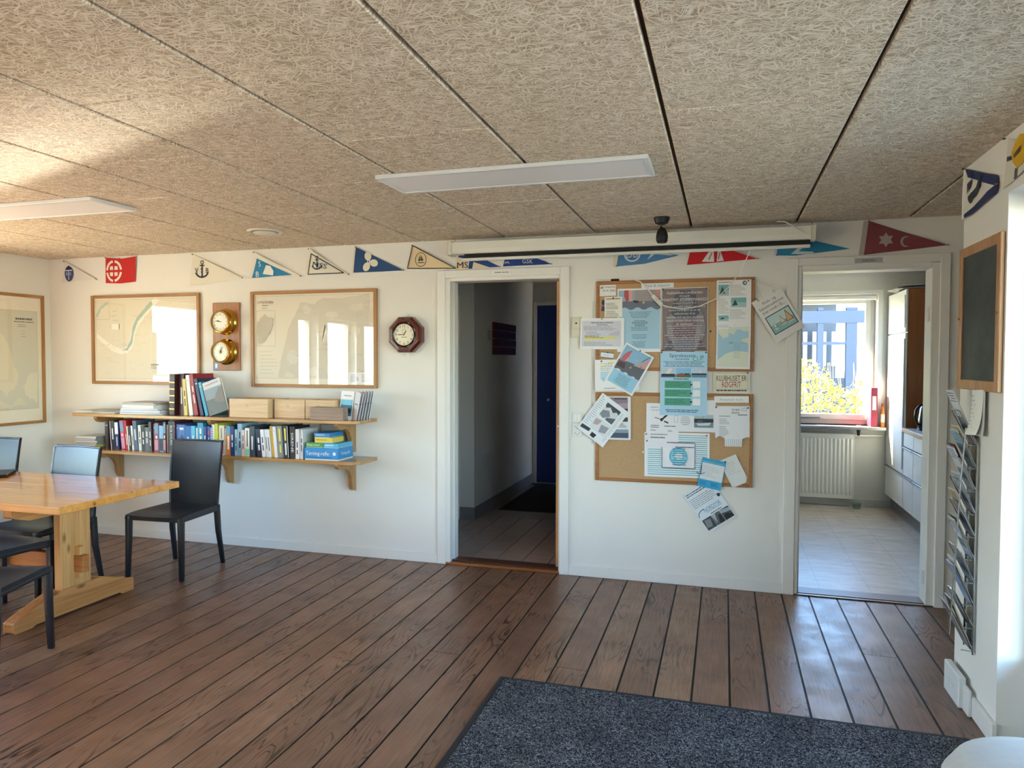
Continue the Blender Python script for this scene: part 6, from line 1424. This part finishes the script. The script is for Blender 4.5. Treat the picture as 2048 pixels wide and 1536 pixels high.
for k_, h_, out, c, lb, st_ in MAGS:
    z0 = ZP[k_] + 0.006
    o = empty('brochure', (XR - 0.008 - out * 0.15, (YN + YR) / 2 + 0.004, z0), (0, R(-(19.5 + out * 150)), 0), label=lb, cat='brochure', group='brochures in the magazine rack')
    wy = 0.050
    MB().box(-0.0022, 0.0022, -wy, wy, 0.0, h_).build('pages', pm('cbc5b6', 0.8), o)
    MB().box(-0.0029, -0.0023, -wy, wy, 0.0, h_).build('front_cover', pm(c, 0.35), o)
    MB().box(0.0023, 0.0029, -wy, wy, 0.0, h_).build('back_cover', pm(c, 0.35), o)
    q = MB(); cc = {'d': '6a6e78', 'k': '5a5044', 'b': '5a7c9c', 'p': 'c0485a', 'g': '7cb83c', 'r': 'b84450'}[st_]
    for i in range(4): q.box(-0.0033, -0.003, -wy + 0.008, wy - 0.01 - 0.01 * (i % 3), h_ * 0.93 - 0.012 * i, h_ * 0.93 - 0.012 * i + 0.004, pm(cc, 0.5))
    q.box(-0.0033, -0.003, -wy + 0.008, wy - 0.01, h_ * 0.25, h_ * 0.5, pm(cc, 0.4)); q.build('print', None, o)
o = empty('leaflet', (XR - 0.012, -1.475, 1.290), (0, R(-3), R(-90)), label='folded white leaflet hanging below the blackboard', cat='leaflet')
def leaf(u, v): return (-0.055 + 0.115 * u, -0.006 - 0.020 * sin(pi * u) - 0.028 * v * v, 0.085 - 0.235 * v + 0.05 * v * v * v)
MB().grid(leaf, 6, 8, thick=(0, 0.0012, 0)).build('sheet', pm('e6e6e2', 0.6), o, smooth=True)
MB().grid(lambda u, v: (leaf(u, v)[0] + 0.012, leaf(u, v)[1] * 0.3 - 0.001, leaf(u, v)[2] - 0.004), 6, 8, thick=(0, 0.001, 0)).build('rear_sheet', pm('d6d6d4', 0.6), o, smooth=True)
q = MB()
for i in range(9): q.grid(lambda u, v, i=i: tuple(Vector(leaf(0.15 + (0.45 + 0.2 * ((i * 7) % 3) / 3) * u, 0.1 + 0.08 * i + 0.012 * v)) + Vector((0, -0.0012, 0))), 2, 1, pm('7c7e84', 0.6))
q.build('print', None, o)
o = empty('socket_box', (XR - 0.0185, -1.335, 0.0), (0, 0, R(-90)), label='white socket box set into the baseboard of the right wall', cat='socket')
MB().box(-0.135, 0.075, -0.030, 0, 0.0, 0.135).build('housing', pm('e4e6e4', 0.4), o, bevel=0.004)
MB().box(0.076, 0.150, -0.014, 0, 0.0, 0.110).build('end_piece', pm('e2e4e2', 0.4), o, bevel=0.003)
for a in (-0.055, 0.0):
    for b, c in ((-0.010, 0.074), (0.010, 0.074), (0.0, 0.062)): MB().lathe([(0.003, -0.0304), (0.0, -0.0304)], 8, 'y', (a + b, 0, c), cap=False).build('pin_hole', pm('7a8a84', 0.6), o)
# pale padded stool cut by the lower right corner
o = empty('padded_stool', (0.835, -2.79, 0.0135), label='pale grey padded stool cut by the lower right corner', cat='stool')
MB().lathe([(0.0, 0.06), (0.22, 0.06), (0.260, 0.09), (0.278, 0.18), (0.282, 0.31), (0.272, 0.375), (0.246, 0.415), (0.18, 0.438), (0.0, 0.447)], 48, 'z').build('cushion', mat_noise('pale_upholstery', 'bfc0bf', 'c9cac8', 5, 0.7, 0.15, 0.02), o, smooth=True)
for i in range(4): MB().lathe([(0.022, 0.0), (0.026, 0.062)], 12, 'z', (0.18 * cos(R(45 + 90 * i)), 0.18 * sin(R(45 + 90 * i)), 0)).build('foot', M_BLACK, o)

# ------------------------------------------------------------------ kitchen things
o = empty('radiator', (0.985, 3.165, 0.0), label='white ribbed radiator under the kitchen window', cat='radiator')
W_, zb, zt = 0.60, 0.082, 0.744; x0_ = -0.30
def rib(u, v):
    n_ = 15; ph = (u * n_) % 1.0
    r_ = max(0.0, 1 - abs(ph - 0.5) / 0.30); r_ = min(1.0, r_ * 2.2)
    e_ = min(1.0, max(0.0, min(v - 0.06, 0.94 - v) / 0.03))
    return (x0_ + W_ * u * 0.96 + 0.012, -0.050 - 0.007 * r_ * e_, zb + (zt - zb) * v)
MB().grid(rib, 15 * 8, 34, thick=(0, 0.012, 0)).build('front_panel', pm('f2f0e6', 0.35), o)
MB().box(x0_, x0_ + W_, -0.048, -0.010, zb + 0.01, zt - 0.002).build('body', pm('e2e0d4', 0.4), o, bevel=0.004)
MB().box(x0_, x0_ + W_, -0.064, -0.006, zt, zt + 0.008).build('top_grille', pm('e6e4d8', 0.4), o, bevel=0.002)
MB().lathe([(0.014, -0.01), (0.016, 0.02), (0.020, 0.045), (0.026, 0.060), (0.026, 0.075)], 16, 'z', (0.335, -0.045, 0.745)).build('thermostat_knob', M_BLACK, o, smooth=True)
MB().lathe([(0.026, 0.075), (0.024, 0.092), (0.0, 0.095)], 16, 'z', (0.335, -0.045, 0.745)).build('knob_cap', pm('e4e4e0', 0.4), o, smooth=True)
MB().tube([(0.30, -0.045, 0.735), (0.36, -0.045, 0.735), (0.42, -0.030, 0.735), (0.56, -0.012, 0.735)], 0.008, 8).build('pipe', M_WHITE, o, smooth=True)
o = empty('glass_bowl', (1.298, 3.03, 0.0), label='clear glass bowl on the kitchen floor beside the radiator', cat='bowl')
MB().lathe([(0.03, 0.002), (0.038, 0.006), (0.046, 0.05), (0.050, 0.060)], 24, 'z').build('outer_wall', M_BOWLGLASS, o, smooth=True)
MB().lathe([(0.050, 0.060), (0.047, 0.060), (0.043, 0.05), (0.035, 0.009), (0.0, 0.008)], 24, 'z').build('inner_wall', M_BOWLGLASS, o, smooth=True)
o = empty('tea_towel', (0.60, 3.115, 0.45), label='checked tea towel hanging at the left end of the radiator', cat='towel')
MB().grid(lambda u, v: (-0.05 + 0.10 * u - 0.02 * v, -0.02 - 0.012 * sin(u * 9), 0.30 - 0.42 * v), 10, 8, thick=(0, 0.004, 0)).build('cloth', mat_noise('towel_cloth', 'c9c8c6', 'e2e1de', 60, 0.9), o, smooth=True)
MB().box(-0.06, 0.05, -0.012, 0.02, 0.296, 0.304).build('top_fold', pm('d8d6d2', 0.9), o)
o = empty('binder', (1.455, 3.10, 0.8305), label='red ring binder standing on the kitchen window sill', cat='binder')
MB().box(-0.030, 0.030, -0.012, 0.20, 0.0, 0.395).build('cover', pm('a83c50', 0.4), o, bevel=0.003)
MB().box(-0.026, 0.026, 0.0, 0.204, 0.004, 0.391).build('pages', M_PAGES, o)
MB().box(-0.018, 0.018, -0.0128, -0.012, 0.17, 0.31).build('spine_label', pm('f0eee8', 0.5), o)
o = empty('bottle', (1.535, 3.10, 0.8305), label='small orange bottle on the kitchen window sill beside the tall cabinet', cat='bottle')
MB().lathe([(0.0, 0.0), (0.019, 0.001), (0.020, 0.02), (0.020, 0.15), (0.016, 0.175), (0.009, 0.19), (0.009, 0.205)], 18, 'z').build('body', pm('d8843c', 0.25), o, smooth=True)
MB().lathe([(0.013, 0.205), (0.013, 0.235), (0.0, 0.237)], 14, 'z').build('cap', pm('c0581c', 0.35), o, smooth=True)
MB().lathe([(0.0205, 0.05), (0.0205, 0.13)], 18, 'z', cap=False).build('paper_label', pm('f0e2c8', 0.5), o, smooth=True)
XC = 1.58
M_CAB = pm('e9eae6', 0.18, name='white_gloss_cabinet')
M_GRIP = pm('a9b4bd', 0.25, 0.8, name='aluminium_grip')
o = empty('tall_cabinet', (XC, 0, 0), label='tall white gloss kitchen cabinet with brown side panel', cat='cabinet')
MB().box(0.019, 0.60, 2.42, 2.438, 0.145, 2.150).build('side_panel', M_VENEER, o, bevel=0.001)
MB().box(0.021, 0.60, 2.439, 3.16, 0.145, 2.150).build('body', pm('d8d8d4', 0.4), o)
d_ = MB().box(0.0, 0.018, 2.422, 3.158, 1.760, 2.149).build('door', M_CAB, o, bevel=0.003)
MB().box(-0.006, 0.0, 2.44, 2.47, 1.80, 2.10).build('grip', M_GRIP, d_, bevel=0.002)
d_ = MB().box(0.0, 0.018, 2.422, 3.158, 0.455, 1.752).build('door', M_CAB, o, bevel=0.003)
MB().box(-0.010, 0.0, 2.424, 2.450, 0.50, 1.70).build('grip', M_GRIP, d_, bevel=0.002)
d_ = MB().box(0.0, 0.018, 2.422, 3.158, 0.148, 0.440).build('drawer', M_CAB, o, bevel=0.003)
MB().box(-0.012, 0.006, 2.43, 3.15, 0.441, 0.452).build('grip', M_GRIP, d_, bevel=0.002)
o = empty('plinth', (XC + 0.055, 0, 0), label='grey kick board under the kitchen cabinets', cat='plinth')
MB().box(0.0, 0.016, 0.30, 3.17, 0.0, 0.142).build('board', pm('7d8288', 0.35, 0.5), o, bevel=0.001)
MB().box(-0.004, 0.0, 0.30, 3.17, 0.0, 0.016).build('seal', pm('a4a8ac', 0.4), o)
for i, (y0, y1, lb) in enumerate(((2.06, 2.415, 'white drawer cabinet next to the tall kitchen cabinet'), (1.46, 2.056, 'white drawer cabinet beside the doorway jamb'), (0.80, 1.456, 'white drawer cabinet nearest the kitchen doorway'))):
    o = empty('drawer_cabinet', (XC, 0, 0), label=lb, cat='cabinet', group='kitchen drawer cabinets')
    MB().box(0.021, 0.60, y0, y1, 0.145, 0.850).build('body', pm('d8d8d4', 0.4), o)
    for z0, z1 in ((0.718, 0.846), (0.455, 0.700), (0.148, 0.440)):
        d_ = MB().box(0.0, 0.018, y0 + 0.002, y1 - 0.002, z0, z1).build('drawer', M_CAB, o, bevel=0.003)
        if z0 < 0.7: MB().box(-0.014, 0.010, y0 + 0.012, y1 - 0.012, z1 + 0.001, z1 + 0.013).build('grip', M_GRIP, d_, bevel=0.002)
o = empty('worktop', (XC, 0, 0), label='grey kitchen worktop with a beech front edge', cat='worktop')
MB().box(-0.008, 0.62, 0.80, 2.418, 0.852, 0.884).build('slab', pm('b9bcc0', 0.3), o, bevel=0.001)
MB().box(-0.016, -0.008, 0.80, 2.418, 0.852, 0.884).build('front_edge', mat_wood('beech_edge', 'd2a878', 'c0925e', 1, 0.4), o, bevel=0.002)
o = empty('kettle', (1.72, 2.16, 0.8845), label='dark blue kettle on the kitchen worktop', cat='kettle')
MB().lathe([(0.0, 0.002), (0.085, 0.002), (0.090, 0.012), (0.084, 0.10), (0.072, 0.19), (0.058, 0.232), (0.050, 0.240)], 28, 'z').build('body', pm('1d2336', 0.25), o, smooth=True)
MB().lathe([(0.052, 0.240), (0.046, 0.252), (0.012, 0.258), (0.012, 0.270), (0.0, 0.272)], 24, 'z').build('lid', pm('15192a', 0.3), o, smooth=True)
MB().prism([(0.058, 0.20), (0.10, 0.232), (0.062, 0.238)], -0.018, 0.018, 'y').build('spout', pm('1d2336', 0.25), o, bevel=0.004)
MB().tube([(-0.045, -0.03, 0.232), (-0.085, -0.055, 0.225), (-0.118, -0.072, 0.185), (-0.125, -0.075, 0.120), (-0.105, -0.064, 0.065), (-0.075, -0.046, 0.05)], 0.011, 10).build('handle', pm('0f1220', 0.3), o, smooth=True)
MB().box(-0.008, 0.008, -0.092, -0.084, 0.03, 0.06).build('switch', pm('c8ccd4', 0.4), o)
for i, (dx, dy, dz, r_, lb) in enumerate(((0.27, 2.80, 0.0, 0.30, 'large oval metal tray lying on the tall cabinet'), (0.30, 2.74, 0.024, 0.27, 'second metal tray stacked on the large one on the tall cabinet'))):
    o = empty('tray', (XC + dx, dy, 2.151 + dz), (0, 0, R(20 * i)), label=lb, cat='tray', group='trays on the tall cabinet')
    MB().lathe([(0.0, 0.002), (r_ * 0.8, 0.002), (r_ * 0.97, 0.018), (r_, 0.022), (r_, 0.024), (r_ * 0.96, 0.021), (r_ * 0.8, 0.006), (0.0, 0.006)], 40, 'z', sx=1.15).build('dish', pm('b9bab8', 0.3, 0.7), o, smooth=True)
    MB().tube([(r_ * 1.15 * cos(R(a)), r_ * sin(R(a)), 0.023) for a in range(0, 360, 12)], 0.003, 6, closed=True).build('rim', M_STEEL, o)
o = empty('dish_rack', (XC + 0.30, 2.62, 2.2005), label='small wire basket on top of the trays in the kitchen', cat='basket')
for zz_ in (0.004, 0.045, 0.09): MB().tube([(-0.09, -0.07, zz_), (0.09, -0.07, zz_), (0.09, 0.07, zz_), (-0.09, 0.07, zz_)], 0.003, 6, closed=True).build('hoop', M_STEEL, o)
for i in range(7): MB().tube([(-0.09 + 0.03 * i, -0.07, 0.09), (-0.09 + 0.03 * i, -0.07, 0.002), (-0.09 + 0.03 * i, 0.07, 0.002), (-0.09 + 0.03 * i, 0.07, 0.09)], 0.002, 5).build('wire', M_STEEL, o)
# ------------------------------------------------------------------ outside the windows
gm = mat_noise('gravel_ground', 'bdb196', 'd6cab0', 40, 0.95, 0.3)
struct(MB().box(-80, 40, -60, 60, -0.40, -0.16).build('ground', gm), 'pale gravel ground outside')
M_LEAF = pm('b8b83a', 0.6, name='spring_leaf'); M_LEAF2 = pm('d0c95c', 0.6, name='pale_spring_leaf'); M_TWIG = pm('8a7250', 0.8, name='twig')
def bush(name, x, y, wx, wy, h, n, seed, label, ntw=40, lsz=0.035):
    r = random.Random(seed)
    o = empty(name, (x, y, -0.16), label=label, cat='hedge')
    m = MB()
    for i in range(n):
        px = r.uniform(-wx, wx); py = r.uniform(-wy, wy); top = h * (0.86 + 0.14 * sin(px * 5 + seed) * cos(px * 2.3))
        pz = top * (r.random() ** 0.6)
        a, b = r.uniform(0, 6.28), r.uniform(-0.9, 0.9); L = lsz * r.uniform(0.6, 1.3)
        d = Vector((cos(a) * cos(b), sin(a) * cos(b), sin(b))); n_ = Vector((-sin(a), cos(a), r.uniform(-0.5, 0.5))).normalized()
        c = Vector((px, py, pz)); m.add([c - d * L, c - n_ * L * 0.5, c + d * L, c + n_ * L * 0.5], [(0, 1, 2, 3)], M_LEAF if r.random() < 0.55 else M_LEAF2)
    f = m.build('foliage', None, o); f['kind'] = 'stuff'
    t = MB()
    for i in range(ntw):
        px = r.uniform(-wx, wx); py = r.uniform(-wy, wy); q = [(px, py, 0)]
        for k in range(4): q.append((q[-1][0] + r.uniform(-0.10, 0.10), q[-1][1] + r.uniform(-0.06, 0.06), h * 0.95 * (k + 1) / 4))
        t.tube(q, [0.010, 0.008, 0.006, 0.005, 0.003], 4)
    t = t.build('twigs', M_TWIG, o); t['kind'] = 'stuff'
bush('hedge', 1.25, 5.35, 1.7, 0.45, 1.72, 9000, 3, 'sunlit yellow-green hedge outside the kitchen window', 90)
# timber conservatory beyond the hedge
cs = empty('garden_pavilion', (0, 9.3, -0.16), label='blue-grey timber pavilion with a ribbed roof beyond the hedge', cat='building')
MP = pm('3a4456', 0.6, name='blue_grey_timber')
for x_ in (-1.6, 0.2, 1.15, 1.62, 2.1): MB().box(x_, x_ + (0.18 if x_ > 2 else 0.10), -0.08, 0.08, 0, 2.62).build('post', MP, cs)
MB().box(-1.7, 2.9, -0.10, 0.10, 2.34, 2.56).build('beam', MP, cs)
MB().box(-1.7, 2.2, -0.07, 0.07, 1.95, 2.00).build('rail', MP, cs)
MB().box(-1.7, 2.2, -0.05, 0.05, 0, 1.35).build('wall_panel', pm('333c4a', 0.7), cs)
for i in range(22): MB().box(-1.7 + 0.18 * i, -1.62 + 0.18 * i, 1.6, 1.66, 1.55, 2.25).build('slat', pm('a4a9b0', 0.5), cs)
MB().box(-1.7, 2.2, 1.9, 2.0, 0, 2.9).build('back_wall', pm('4a5362', 0.7), cs)
MB().box(-1.9, 2.3, -0.3, 2.1, 2.86, 2.92).build('roof', pm('8a94a2', 0.4), cs)
# harbour seen only as a reflection in the chart glass
bush('hedge', -9.6, -4.6, 0.5, 3.2, 1.05, 5000, 8, 'hedge outside the left windows, mirrored in the chart glass', 60, 0.05)
M_HULL = pm('f0f0ee', 0.3, name='white_hull')
def boat(x, y, L, rz, label):
    o = empty('sailing_boat', (x, y, -0.3), (0, 0, R(rz)), label=label, cat='boat', group='boats moored outside')
    def hull(u, v):
        t = u * 2 - 1; wv = 0.16 * L * (1 - abs(t) ** 2.4) + 0.01
        a = (v - 0.5) * pi
        return (t * L / 2, sin(a) * wv, 0.75 - 0.62 * cos(a) * (1 - 0.3 * abs(t)) + 0.12 * max(0, t))
    MB().grid(hull, 16, 10, thick=(0, 0, 0.03)).build('hull', M_HULL, o, smooth=True)
    MB().box(-0.2 * L, 0.18 * L, -0.09 * L, 0.09 * L, 0.72, 1.12).build('cabin', M_HULL, o, bevel=0.08)
    MB().tube([(0.05 * L, 0, 0.7), (0.05 * L, 0, 1.45 * L)], 0.06, 8).build('mast', pm('e4e4e2', 0.3), o)
    MB().tube([(0.05 * L, 0, 1.7), (-0.36 * L, 0, 1.65)], 0.09, 8).build('boom', pm('3c6ea8', 0.6), o)
for i, (x_, y_, L) in enumerate(((-17.5, -0.8, 8), (-19, -9.6, 9))): boat(x_, y_, L, 80 + 6 * i, f'white sailing boat at the jetty outside, {ordinal(i)} from the corner')
tr = MB(); r = random.Random(5); y_ = -60
pts = []
while y_ < 40: pts.append((y_, 4.2 + r.uniform(-0.9, 0.9))); y_ += 1.3
pts = [(-60, -0.2)] + pts + [(40, -0.2)]
struct(tr.prism(pts, -62, -60, 'x').build('treeline', mat_noise('far_trees', '6a6248', '8c805c', 1.5, 0.9)), 'low brown treeline across the harbour')
